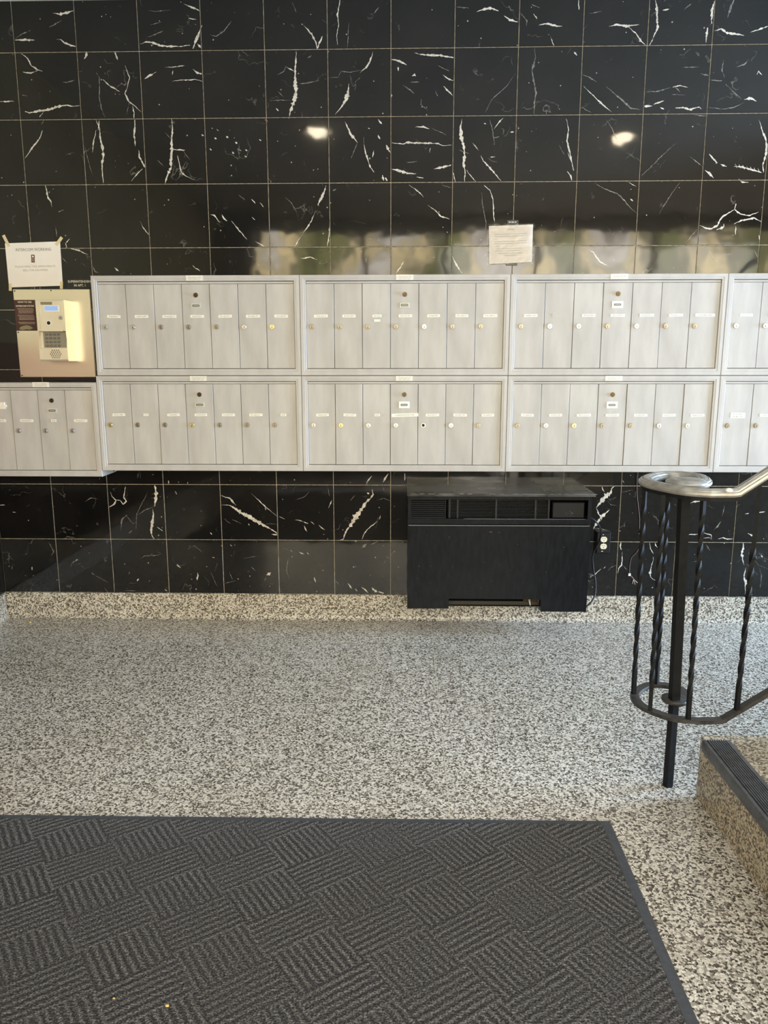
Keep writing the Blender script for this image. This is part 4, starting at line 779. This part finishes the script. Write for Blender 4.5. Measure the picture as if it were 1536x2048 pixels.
p = fp(122, 635.5); _child(lock_mesh(p.x, yf, p.z, 's', 0.0105, 0.9), 'lock', t_)
yk = YK + 0.021
a = MB(); a.box(bx0 + 0.018, bx1 - 0.003, yk - 0.0015, yk + 0.003, zk0 + 0.002, zk1 - 0.004, 'keypad_recess'); kp = _child(a, 'keypad', t_)
for r_ in range(4):
    for c_ in range(4):
        kx = -1.748 + c_ * 0.0205; kz = zk1 - 0.017 - r_ * 0.0185
        a = MB(); a.bev(kx - 0.0068, kx + 0.0068, yk - 0.0055, yk - 0.001, kz - 0.0055, kz + 0.0055, 'key_dark', 0.001); _child(a, 'key', kp)
p = fp(111.5, 708); a = MB()
for r_, cnt in enumerate((4, 5, 6, 5, 4)):
    for c_ in range(cnt): a.cyl((p.x + (c_ - (cnt - 1) / 2) * 0.0108, YK - 0.0002, p.z + 0.0184 - r_ * 0.0092), 0.0036, 0.0008, 'key_dark', n=6)
_child(a, 'speaker_grille', t_)

def paper(name, pts, y, th, mat):
    q = MB(); q.prism(pts, 'y', y - th, y, mat); return q
t_ = thing('paper_sign', (-1.82, 0, 1.77), 'white paper reading INTERCOM WORKING taped up over the steel plate', 'sign')
cs_ = [(-1.9600, 1.7702), (-1.6800, 1.7775), (-1.6773, 1.9940), (-1.9610, 1.9860)]
_child(paper('sheet', cs_, -0.0050, 0.0012, 'sign_paper'), 'sheet', t_)
ys = -0.0064; a = MB()
for body, sz, x, z, mt, xs_ in (('INTERCOM WORKING', 0.0205, -1.817, 1.948, 'sign_ink', 0.88), ('PLEASE RING THE APPROPRIATE', 0.0135, -1.815, 1.868, 'soft_ink', 1.08), ('BELL FOR DELIVERIES', 0.0135, -1.815, 1.850, 'soft_ink', 1.02)):
    vs, fs = text_mesh(body, sz, mt, (x, ys, z), xs=xs_, rz=0.012); a.add(vs, fs, mt)
    if mt == 'sign_ink': _child(a, 'heading', t_); a = MB()
_child(a, 'message', t_)
a = MB(); M_ = Matrix.Translation((-1.823, ys, 1.911)) @ Matrix.Rotation(0.06, 4, 'Y')
a.box(-0.009, 0.009, -0.0003, 0.0003, -0.019, 0.019, 'icon_brown', M_); a.box(-0.004, 0.004, -0.0006, 0, 0.006, 0.014, 'badge_white', M_)
for r_ in range(4):
    for c_ in range(3): a.box(-0.006 + c_ * 0.0045, -0.003 + c_ * 0.0045, -0.0005, 0, -0.014 + r_ * 0.0045, -0.0115 + r_ * 0.0045, 'plate_ink', M_)
_child(a, 'phone_picture', t_)
for (x, z, an, ll) in ((-1.953, 1.998, 0.42, 0.060), (-1.682, 1.995, -0.70, 0.050), (-1.953, 1.771, -0.08, 0.036), (-1.687, 1.780, -0.10, 0.036)):
    a = MB(); M_ = Matrix.Translation((x, ys - 0.0004, z)) @ Matrix.Rotation(-an, 4, 'Y'); a.box(-0.0075, 0.0075, -0.0004, 0.0016, -ll / 2, ll / 2, 'masking_tape', M_.to_4x4()); _child(a, 'tape', t_)
# superintendent plaque
t_ = thing('door_plaque', (-1.60, 0, 1.768), 'small black plaque reading SUPERINTENDENT between taped paper and mailboxes', 'plaque')
a = MB(); a.bev(-1.657, -1.4805, -0.009, -0.001, 1.7640, 1.8120, 'black_plaque', 0.001); _child(a, 'plate', t_)
a = MB()
for body, sz, x, z in (('SUPERINTENDENT', 0.0155, -1.5880, 1.7925), ('IN APT. 1', 0.0155, -1.5900, 1.7735)):
    vs, fs = text_mesh(body, sz, 'plaque_letters', (x, -0.0092, z), xs=0.98, bold=0.0003); a.add(vs, fs, 'plaque_letters')
_child(a, 'lettering', t_)
# notice in plastic
t_ = thing('plaque_behind_notice', (0.60, 0, 1.86), 'dark plaque mostly hidden behind the plastic-covered notice', 'plaque')
a = MB(); a.bev(0.5780, 0.6350, -0.0085, -0.001, 1.868, 2.085, 'black_plaque', 0.001); _child(a, 'plate', t_)
a = MB(); a.box(0.586, 0.597, -0.0088, -0.0084, 2.0720, 2.0765, 'slip_holder'); a.box(0.600, 0.612, -0.0088, -0.0084, 2.0715, 2.0770, 'slip_holder'); a.box(0.615, 0.624, -0.0088, -0.0084, 2.0720, 2.0765, 'slip_holder'); _child(a, 'worn_lettering', t_)
t_ = thing('notice_sheet', (0.60, 0, 1.875), 'printed notice in a crinkled clear plastic sleeve above the mailboxes', 'sign')
cs_ = [(0.4935, 1.8740), (0.7070, 1.8835), (0.7065, 2.0620), (0.4880, 2.0560)]
_child(paper('sheet', cs_, -0.0098, 0.001, 'sign_paper'), 'sheet', t_)
ys = -0.0110; a = MB(); vs, fs = text_mesh('NOTICE', 0.0085, 'sign_ink', (0.599, ys, 2.0360), rz=0.03); a.add(vs, fs, 'sign_ink')
for k, (z, xa_, xb_) in enumerate(((2.014, 0.517, 0.677), (2.004, 0.517, 0.668), (1.993, 0.517, 0.530), (1.980, 0.517, 0.677), (1.970, 0.517, 0.675), (1.958, 0.524, 0.542), (1.945, 0.529, 0.655), (1.935, 0.524, 0.650), (1.923, 0.534, 0.66), (1.912, 0.570, 0.628))):
    xx = xa_
    while xx < xb_:
        ww = rm.uniform(0.002, 0.008); zz = z + (xx - 0.517) * 0.03; a.box(xx, min(xx + ww, xb_), ys - 0.0002, ys + 0.0002, zz, zz + 0.0022, 'soft_ink'); xx += ww + 0.0014
_child(a, 'lettering', t_)
# the sleeve: a crinkled transparent sheet
a = MB(); nx, nz = 46, 42; vs = []
for j in range(nz + 1):
    for i in range(nx + 1):
        u, v_ = i / nx, j / nz
        x = 0.482 + u * 0.233 + 0.003 * noise.noise(Vector((0, v_ * 7, 3))) * (1 if u in (0, 1) else 0); z = 1.8705 + v_ * 0.1955 + u * 0.006 * (1 - v_)
        d = noise.noise(Vector((u * 7, v_ * 4, 1.3))) * 0.0036 + noise.noise(Vector((u * 20, v_ * 12, 5.3))) * 0.0030
        vs.append((x, -0.0175 + d, z))
fs = [(j * (nx + 1) + i, j * (nx + 1) + i + 1, (j + 1) * (nx + 1) + i + 1, (j + 1) * (nx + 1) + i) for j in range(nz) for i in range(nx)]
a.add(vs, fs, 'plastic_sleeve', True); _child(a, 'plastic_sleeve', t_)

# ------------------------------------------------------------ heater cabinet under the mailboxes
t_ = thing('heater_cabinet', (0.55, 0, 0.145), 'black wooden heater cover with grille hung below the mailboxes', 'heater cover')
YA = -0.268; x0, x1 = 0.0905, 1.0035
W_ = 'black_painted_wood'
a = MB(); a.box(x0 - 0.003, x1 + 0.012, YA - 0.024, -0.003, 0.7395, 0.7520, 'black_lid_gloss')
rs = random.Random(2); xx = x0
while xx < x1:
    ww = rs.uniform(0.004, 0.03)
    if rs.random() < 0.55: a.box(xx, xx + ww, YA - 0.0246, YA - 0.022, 0.7506, 0.7524, 'scuffed_edge')
    xx += ww
_child(a, 'lid', t_)
a = MB()
a.box(x0, x0 + 0.016, YA + 0.002, -0.003, 0.150, 0.7395, W_); a.box(x1 - 0.016, x1, YA + 0.002, -0.003, 0.139, 0.7395, W_)
a.box(x0, x1, -0.012, -0.003, 0.17, 0.74, 'dusty_interior'); _child(a, 'side_panels', t_)
a = MB(); a.box(x0, x1, YA - 0.002, YA + 0.014, 0.7190, 0.7395, W_); a.box(x0, x0 + 0.012, YA - 0.002, YA + 0.014, 0.617, 0.719, W_); a.box(x1 - 0.018, x1, YA - 0.002, YA + 0.014, 0.617, 0.719, W_); _child(a, 'top_rail', t_)
# ledge
a = MB(); a.box(x0, x1 - 0.004, YA - 0.004, YA + 0.20, 0.5945, 0.6230, W_)
a.box(x0 + 0.28, x1 - 0.03, YA - 0.0046, YA - 0.002, 0.6218, 0.6234, 'scuffed_edge')
_child(a, 'ledge', t_)
a = MB(); a.box(x0, x1 - 0.005, YA - 0.010, YA + 0.008, 0.2080, 0.5900, W_); a.box(x0 + 0.004, x1 - 0.008, YA - 0.0108, YA - 0.008, 0.5880, 0.5912, 'scuffed_edge')
a.box(0.500, 0.512, YA - 0.0104, YA - 0.009, 0.5560, 0.5580, 'scuffed_edge', Matrix.Rotation(0.0, 4, 'Y'))
for k in range(26):
    X_, Z_ = rs.uniform(x0 + .03, x1 - .05), rs.uniform(0.23, 0.56); a.box(X_, X_ + rs.uniform(.001, .005), YA - 0.0102, YA - 0.009, Z_, Z_ + rs.uniform(.0005, .0016), 'scuffed_edge')
_child(a, 'front_panel', t_)
a = MB(); a.box(x0, 0.302, YA - 0.006, YA + 0.05, 0.1535, 0.2080, W_); _child(a, 'foot', t_)
a = MB(); a.box(0.770, 0.9905, YA - 0.006, YA + 0.05, 0.1420, 0.2080, W_); _child(a, 'foot', t_)
a = MB(); a.box(0.302, 0.770, YA + 0.05, -0.012, 0.150, 0.158, 'dusty_interior'); a.box(0.69, 0.770, YA + 0.06, YA + 0.07, 0.150, 0.208, 'rust_brown'); a.box(0.302, 0.770, YA + 0.05, YA + 0.056, 0.153, 0.178, 'dusty_interior'); _child(a, 'bottom_shelf', t_)
a = MB(); wpts = [(0.712, YA + 0.02, 0.208), (0.713, YA + 0.015, 0.190), (0.718, YA + 0.01, 0.172), (0.720, YA + 0.012, 0.166), (0.719, YA + 0.016, 0.185), (0.716, YA + 0.02, 0.208)]
a.tube(wpts, 0.0016, 'white_wire', 6); _child(a, 'wire', t_)
# closed louvre panel on the left
a = MB(); a.box(x0 + 0.010, 0.282, YA + 0.012, YA + 0.018, 0.6230, 0.7185, 'black_plastic')
for k in range(9): a.prism([(YA + 0.012, 0.6270 + k * 0.0101), (YA + 0.006, 0.6290 + k * 0.0101), (YA + 0.012, 0.6345 + k * 0.0101)], 'x', x0 + 0.012, 0.280, 'black_plastic')
_child(a, 'closed_vent', t_)
# open grille
a = MB(); gx0, gx1 = 0.292, 0.800
a.box(gx0, gx1, YA + 0.055, YA + 0.060, 0.623, 0.719, 'keyway')
for k in range(12): z = 0.6265 + k * 0.0076; a.prism([(YA + 0.016, z), (YA + 0.040, z + 0.0030), (YA + 0.040, z + 0.0045), (YA + 0.016, z + 0.0020)], 'x', gx0, gx1, 'grille_plastic')
gr = _child(a, 'grille', t_)
for gx in (0.296, 0.336, 0.528, 0.724, 0.790):
    a = MB(); ww = 0.0085 if gx not in (0.296, 0.336, 0.790) else 0.008; a.box(gx, gx + ww, YA + 0.010, YA + 0.016, 0.6232, 0.7188, 'grille_plastic'); _child(a, 'grille_bar', gr)
# control cover
a = MB(); a.bev(0.812, 0.972, YA + 0.010, YA + 0.05, 0.6245, 0.7060, 'black_plastic', 0.004); a.cyl((0.893, YA + 0.010, 0.6485), 0.0045, 0.0006, 'keyway', n=12)
for k in range(9):
    an = rs.uniform(0, 2 * PI); rr = rs.uniform(0.008, 0.026); a.box(0.893 + rr * math.cos(an), 0.893 + rr * math.cos(an) + 0.004, YA + 0.0094, YA + 0.0102, 0.6485 + rr * .6 * math.sin(an), 0.6495 + rr * .6 * math.sin(an), 'scuffed_edge')
_child(a, 'control_cover', t_)
# power cord
pp = [at_y(1150, 1032, -0.20), at_y(1172, 1033, -0.24), at_y(1182, 1036, -0.262), at_y(1195, 1047, -0.25), at_y(1202, 1062, -0.20), at_y(1200, 1078, -0.15), at_y(1192, 1095, -0.12), at_y(1185, 1113, -0.11), at_y(1187, 1140, -0.11), at_y(1191, 1165, -0.12), at_y(1190, 1188, -0.14), at_y(1184, 1202, -0.17), at_y(1172, 1213, -0.19), at_y(1160, 1216, -0.20)]
a = MB(); a.tube(smooth_path(pp, 6), 0.0042, 'black_plastic', 10); _child(a, 'power_cord', t_)
# outlet
t_ = thing('wall_outlet', (1.1425, 0, 0.44), 'black surface-mounted outlet box with cream double socket beside heater cover', 'outlet')
ya = -0.040
pc = at_y(1207, 1085.5, ya)
a = MB(); a.bev(pc.x - 0.036, pc.x + 0.036, ya, -0.001, pc.z - 0.058, pc.z + 0.058, 'black_painted_wood', 0.004); a.bev(pc.x - 0.034, pc.x + 0.034, ya - 0.003, ya, pc.z - 0.055, pc.z + 0.055, 'black_plastic', 0.0015); _child(a, 'box', t_)
for dz in (0.0190, -0.0190):
    a = MB(); pts = []
    for i in range(28):
        an = 2 * PI * i / 28; pts.append((pc.x + 0.0170 * math.cos(an), pc.z + dz + max(-0.0142, min(0.0142, 0.0170 * math.sin(an)))))
    a.prism(pts, 'y', ya - 0.0056, ya - 0.002, 'cream_plastic')
    for sx in (-0.0060, 0.0060): a.box(pc.x + sx - 0.0011, pc.x + sx + 0.0011, ya - 0.0060, ya - 0.0050, pc.z + dz + 0.0010, pc.z + dz + 0.0085, 'keyway')
    a.cyl((pc.x, ya - 0.0050, pc.z + dz - 0.0065), 0.0024, 0.0009, 'keyway', n=10); _child(a, 'socket', t_)
a = MB(); a.cyl((pc.x, ya - 0.003, pc.z), 0.0028, 0.0018, 'lock_gold', n=10); a.box(pc.x - 0.007, pc.x - 0.001, ya - 0.0036, ya - 0.0028, pc.z + 0.043, pc.z + 0.0455, 'slip_paper'); a.box(pc.x - 0.010, pc.x - 0.001, ya - 0.0036, ya - 0.0028, pc.z - 0.0475, pc.z - 0.0445, 'slip_paper'); _child(a, 'screw', t_)
# loose thin wire on the wall
pp = [at_y(1276, 944, -0.03), at_y(1274.5, 960, -0.02), at_y(1274, 985, -0.012), at_y(1276, 1008, -0.01), at_y(1279, 1035, -0.01), at_y(1279, 1058, -0.01), at_y(1281.5, 1073, -0.01), at_y(1280, 1092, -0.01), at_y(1272, 1106, -0.01), at_y(1263, 1116, -0.01), at_y(1259.5, 1132, -0.01), at_y(1259, 1147, -0.01)]
t_ = thing('loose_wire', (1.28, 0, 0.25), 'thin brown wire hanging down the marble beside the railing, frayed end', 'wire')
a = MB(); a.tube(smooth_path(pp, 6), 0.0021, 'brown_wire', 6); _child(a, 'wire', t_)
a = MB(); e0 = at_y(1259, 1149, -0.012); a.box(e0.x - 0.006, e0.x + 0.006, e0.y - 0.004, e0.y + 0.004, e0.z - 0.007, e0.z + 0.006, 'slip_paper'); _child(a, 'connector', t_)
a = MB(); e1 = at_y(1267, 1158, -0.014); a.tube([e0, e0.lerp(e1, .5), e1], 0.0035, 'brown_wire', 6)
for q_ in ((1265, 1168), (1270, 1169), (1275, 1166)): e2 = at_y(q_[0], q_[1], -0.016); a.tube([e1, e1.lerp(e2, .5), e2], 0.0016, 'plate_ink', 5)
_child(a, 'frayed_end', t_)

# ------------------------------------------------------------ stairs
XS, YS, HS = 1.027, -1.737, 0.2143
stairs = thing('staircase', (XS, YS, 0), 'terrazzo stairs with grey ribbed rubber nosings rising to the right beside the railing', 'stairs')
for k in range(5):
    z1_ = HS * (k + 1) if k == 0 else HS + 0.21 * k; xa_ = XS + 0.305 * k
    a = MB(); a.box(xa_, xa_ + 0.305 if k < 4 else XR - 0.03, YF + 1.0, YS, 0.0, z1_, 'terrazzo_step')
    o = _child(a, 'step', stairs)
    # ribbed rubber nosing
    ztop = z1_; xf = xa_ - 0.012
    prof = [(xa_ + 0.076, ztop), (xa_ + 0.074, ztop + 0.0035)]
    nr = 9
    for i in range(nr):
        xr = xa_ + 0.064 - i * 0.0070
        prof += [(xr, ztop + 0.0045), (xr - 0.0030, ztop + 0.0045), (xr - 0.0036, ztop + 0.0015), (xr - 0.0064, ztop + 0.0015)]
    prof += [(xa_ - 0.001, ztop + 0.0045), (xf + 0.004, ztop + 0.002), (xf, ztop - 0.006), (xf - 0.001, ztop - 0.018), (xf + 0.002, ztop - 0.034), (xf + 0.009, ztop - 0.040), (xa_ - 0.0005, ztop - 0.040), (xa_ - 0.0005, ztop)]
    n = len(prof); y0_, y1_ = YF + 1.0, YS - 0.040
    q = MB(); vs = [(p[0], y0_, p[1]) for p in prof] + [(p[0], y1_, p[1]) for p in prof]
    for i in range(n):
        j = (i + 1) % n; low = abs(prof[i][1] - ztop - 0.0015) < 1e-6 and abs(prof[j][1] - ztop - 0.0015) < 1e-6
        q.add([vs[i], vs[j], vs[n + j], vs[n + i]], [(0, 1, 2, 3)], 'nosing_groove' if low else 'nosing_rubber')
    q.add(vs[n:], [tuple(range(n))], 'nosing_rubber')
    o2 = _child(q, 'nosing', o)

# ------------------------------------------------------------ railing
t_ = thing('stair_railing', (0.955, -1.679, 0), 'black iron stair railing with twisted bars and metal volute handrail', 'railing')
ZV = 1.018
# handrail path (rail centre), volute traced from image pixels, cast onto the rail height
PX = [(1376, 968), (1397, 969.5), (1409, 964), (1402, 957), (1382, 953), (1356, 950.5), (1327, 951), (1304, 955), (1292, 961), (1301, 968), (1334, 976), (1375, 983), (1420, 986.5)]
path = [at_z(x, y, ZV) for x, y in PX]
endf = path[-1]
path = smooth_path(path, 8)
bend = Vector((1.022, endf.y + 0.004, ZV))
slope = 0.697
path += [endf.lerp(bend, 0.5), bend - Vector((0.01, 0, 0)), bend + Vector((0.006, 0, 0.002)), bend + Vector((0.02, 0, 0.012)), bend + Vector((0.3, 0, 0.012 + 0.28 * slope)), bend + Vector((1.6, 0, 0.012 + 1.58 * slope))]
hw = 0.0235
prof = [(-hw, -0.004), (-hw * 0.97, 0.003), (-hw * 0.80, 0.0045), (-hw * 0.74, 0.0085), (-hw * 0.52, 0.0118), (-hw * 0.46, 0.0085), (-hw * 0.36, 0.0130), (0, 0.0142), (hw * 0.36, 0.0130), (hw * 0.46, 0.0085), (hw * 0.52, 0.0118), (hw * 0.74, 0.0085), (hw * 0.80, 0.0045), (hw * 0.97, 0.003), (hw, -0.004), (hw * 0.8, -0.010), (-hw * 0.8, -0.010)]
a = MB(); a.sweep(path, prof, 'handrail_metal', False); rail = _child(a, 'handrail', t_)
pc = at_z(1373, 962, ZV + 0.012)
a = MB(); a.lathe((pc.x, pc.y, ZV), [(0.040, -0.018), (0.046, -0.010), (0.0520, -0.008), (0.0540, -0.002), (0.0605, 0.002), (0.0615, 0.0080), (0.0600, 0.0125), (0.0530, 0.0150), (0.0500, 0.0180), (0.036, 0.0195), (0.026, 0.0180), (0.023, 0.0195), (0.016, 0.0215), (0.003, 0.0220)], 'handrail_metal', 48); _child(a, 'volute_cap', rail)
# paint blob on the rail
a = MB(); pb = at_z(1458, 978, ZV + 0.018); a.lathe((pb.x, pb.y, pb.z - 0.008), [(0.010, 0), (0.011, 0.005), (0.006, 0.010), (0.001, 0.011)], 'slip_paper', 12); _child(a, 'paint_blob', rail)
# flat bar under the handrail
a = MB(); a.sweep([p - Vector((0, 0, 0.0165)) for p in path], [(-0.016, -0.005), (-0.016, 0.0065), (0.016, 0.0065), (0.016, -0.005)], 'black_iron'); _child(a, 'upper_flat_bar', t_)
# lower scroll
ZL = 0.300
LP = [(1344, 1390), (1352, 1386), (1360, 1390), (1364, 1398), (1356, 1405), (1342, 1405), (1329, 1399), (1325, 1391), (1333, 1384)]
OUT = [(1370, 1395), (1366, 1383), (1350, 1375), (1326, 1370.5), (1303, 1370), (1284, 1376), (1270, 1387), (1271, 1399), (1285, 1413), (1312, 1426), (1350, 1437), (1398, 1442)]
lp = [at_z(x, y, ZL) for x, y in [(1352, 1408), (1366, 1404)] + OUT]
e2 = lp[-1]; lp = smooth_path(lp, 7)
bend2 = Vector((1.052, e2.y + 0.004, ZL))
lp += [bend2 - Vector((0.012, 0, 0)), bend2 + Vector((0.004, 0, 0.002)), bend2 + Vector((0.3, 0, 0.30 * slope)), bend2 + Vector((1.5, 0, 1.5 * slope))]
a = MB(); a.sweep(lp, [(-0.0135, -0.006), (-0.0135, 0.006), (0.0135, 0.006), (0.0135, -0.006)], 'worn_iron'); _child(a, 'lower_flat_bar', t_)
nb_ = Vector((0.955, -1.679, 0))
a = MB(); a.lathe((nb_.x + 0.006, nb_.y + 0.012, ZL + 0.004), [(0.040, -0.006), (0.0415, -0.004), (0.0415, 0.005), (0.040, 0.006)], 'worn_iron', 36); _child(a, 'lower_scroll_disc', t_)
# newel post
a = MB(); M_ = Matrix.Translation((nb_.x, nb_.y, 0)) @ Matrix.Rotation(0.35, 4, 'Z')
a.box(-0.0115, 0.0115, -0.0115, 0.0115, 0.0, ZL + 0.003, 'black_iron', M_)
def lerp3(a_, b_, t): return a_ + (b_ - a_) * t
top = Vector((pc.x - 0.004, pc.y, ZV - 0.018)); bot = Vector((nb_.x, nb_.y, ZL))
def square_bar(mb, p0, p1, h, mat, turns=0.0, k0=0.0, k1=1.0, rot0=0.3, n=110, rnd=0.75):
    ax = (p1 - p0); u = ax.normalized(); sx_ = Vector((1, 0, 0)); sx_ = (sx_ - u * sx_.dot(u)).normalized(); sy_ = u.cross(sx_); vs = []
    for i in range(n + 1):
        t = i / n; tt = min(max((t - k0) / max(k1 - k0, 1e-6), 0), 1); an = rot0 + tt * turns * 2 * PI; c_ = p0 + ax * t
        for kx, ky in ((1, 1), (-1, 1), (-1, -1), (1, -1)):
            x_, y_ = kx * h * math.cos(an) - ky * h * math.sin(an), kx * h * math.sin(an) + ky * h * math.cos(an)
            vs.append(c_ + sx_ * x_ + sy_ * y_)
    fs = []
    for i in range(n):
        for k in range(4): j = (k + 1) % 4; fs.append((i * 4 + k, i * 4 + j, (i + 1) * 4 + j, (i + 1) * 4 + k))
    fs += [(3, 2, 1, 0), tuple(n * 4 + k for k in range(4))]
    mb.add(vs, fs, mat)
square_bar(a, Vector((nb_.x, nb_.y, ZL)), top, 0.0138, 'black_iron', 0, rot0=0.12, n=4)
_child(a, 'newel_post', t_)
# twisted bars
bars = [((1267, 1388), (1289, 985)), ((1300, 1421), (1327, 992)), ((1313, 1368), (1338, 962)), ((1376, 1438), (1407, 996))]
for k, (b0, b1) in enumerate(bars):
    p0 = at_z(b0[0], b0[1], ZL + 0.004); p1 = at_z(b1[0], b1[1], ZV - 0.02)
    p1 = Vector((lerp3(p0.x, p1.x, 0.85), lerp3(p0.y, p1.y, 0.55), ZV - 0.018))
    # keep the projected position of the top: slide along the sight line is not wanted, only x is matched
    tgt_ = at_y(b1[0], b1[1], p1.y); p1.x = tgt_.x
    a = MB(); square_bar(a, p0, p1, 0.0061, 'black_iron', 2.1 + 0.15 * k, 0.12, 0.93, 0.3 + k); _child(a, 'twisted_bar', t_)
for k in range(6):
    x_ = 1.0985 + 0.112 * k; zb = ZL + 0.004 + (x_ - bend2.x) * slope; zt = ZV - 0.018 + (x_ - bend.x) * slope
    a = MB(); square_bar(a, Vector((x_, bend2.y, zb)), Vector((x_, bend2.y * 0.5 + bend.y * 0.5, zt)), 0.0062, 'black_iron', 1.9, 0.10, 0.72, 0.2 + k * 0.6); _child(a, 'twisted_bar', t_)

# ------------------------------------------------------------ entrance mat and crumbs
t_ = thing('entrance_mat', (-0.6, -2.9, 0), 'large charcoal ribbed entrance mat with a smooth rubber border on the terrazzo', 'mat')
mx0, mx1, my0 = -1.72, 0.709, -4.35
yb = lambda x: -1.889 - (0.709 - x) * 0.0075
bw = 0.031
a = MB()
P0 = [(mx0, my0), (mx1 - 0.012, my0), (mx1 + 0.001, yb(mx1)), (mx0, yb(mx0))]
a.prism([(mx0 + bw, my0 + bw), (mx1 - 0.012 - bw, my0 + bw), (mx1 - bw, yb(mx1) - bw * 0.9), (mx0 + bw, yb(mx0) - bw * 0.9)], 'z', 0.001, 0.0095, 'mat_pile'); _child(a, 'ribbed_surface', t_)
a = MB()
def ringz(k, z): # k inset
    return [(mx0 + k, my0 + k, z), (mx1 - 0.012 - k, my0 + k, z), (mx1 - k, yb(mx1) - k * 0.9, z), (mx0 + k, yb(mx0) - k * 0.9, z)]
rings = [ringz(0, 0.0), ringz(0, 0.0025), ringz(0.010, 0.0055), ringz(bw - 0.003, 0.0065), ringz(bw, 0.0050), ringz(bw, 0.0)]
vs = [p for r in rings for p in r]; fs = []
for k in range(5):
    for i in range(4): j = (i + 1) % 4; fs.append((4 * k + i, 4 * k + j, 4 * k + 4 + j, 4 * k + 4 + i))
a.add(vs, fs, 'mat_border'); _child(a, 'rubber_border', t_)
for (x, y, z, s_, lab) in ((335, 2013, 0.0095, 0.0045, 'yellow crumb on the mat near the bottom photo edge, the largest one'), (228, 1998, 0.0095, 0.003, 'tiny pale crumb on the mat left of the larger yellow crumb'), (60, 1246, 0.0, 0.007, 'yellowish crumb on the terrazzo floor near the left corner')):
    p = at_z(x, y, z); a = MB(); vs = []; n = 7
    for j in range(5):
        for i in range(n):
            an = 2 * PI * i / n; ph = j / 4 * PI; rr = s_ * (0.8 + 0.5 * rm.random()); vs.append((p.x + rr * math.sin(ph) * math.cos(an), p.y + rr * math.sin(ph) * math.sin(an) * .8, max(p.z + 0.0003, p.z + s_ * 0.55 - rr * 0.6 * math.cos(ph))))
    fs = [(j * n + i, j * n + (i + 1) % n, (j + 1) * n + (i + 1) % n, (j + 1) * n + i) for j in range(4) for i in range(n)]
    a.add(vs, fs, 'crumb', True); o = a.build('crumb'); tag(o, lab, 'crumb')
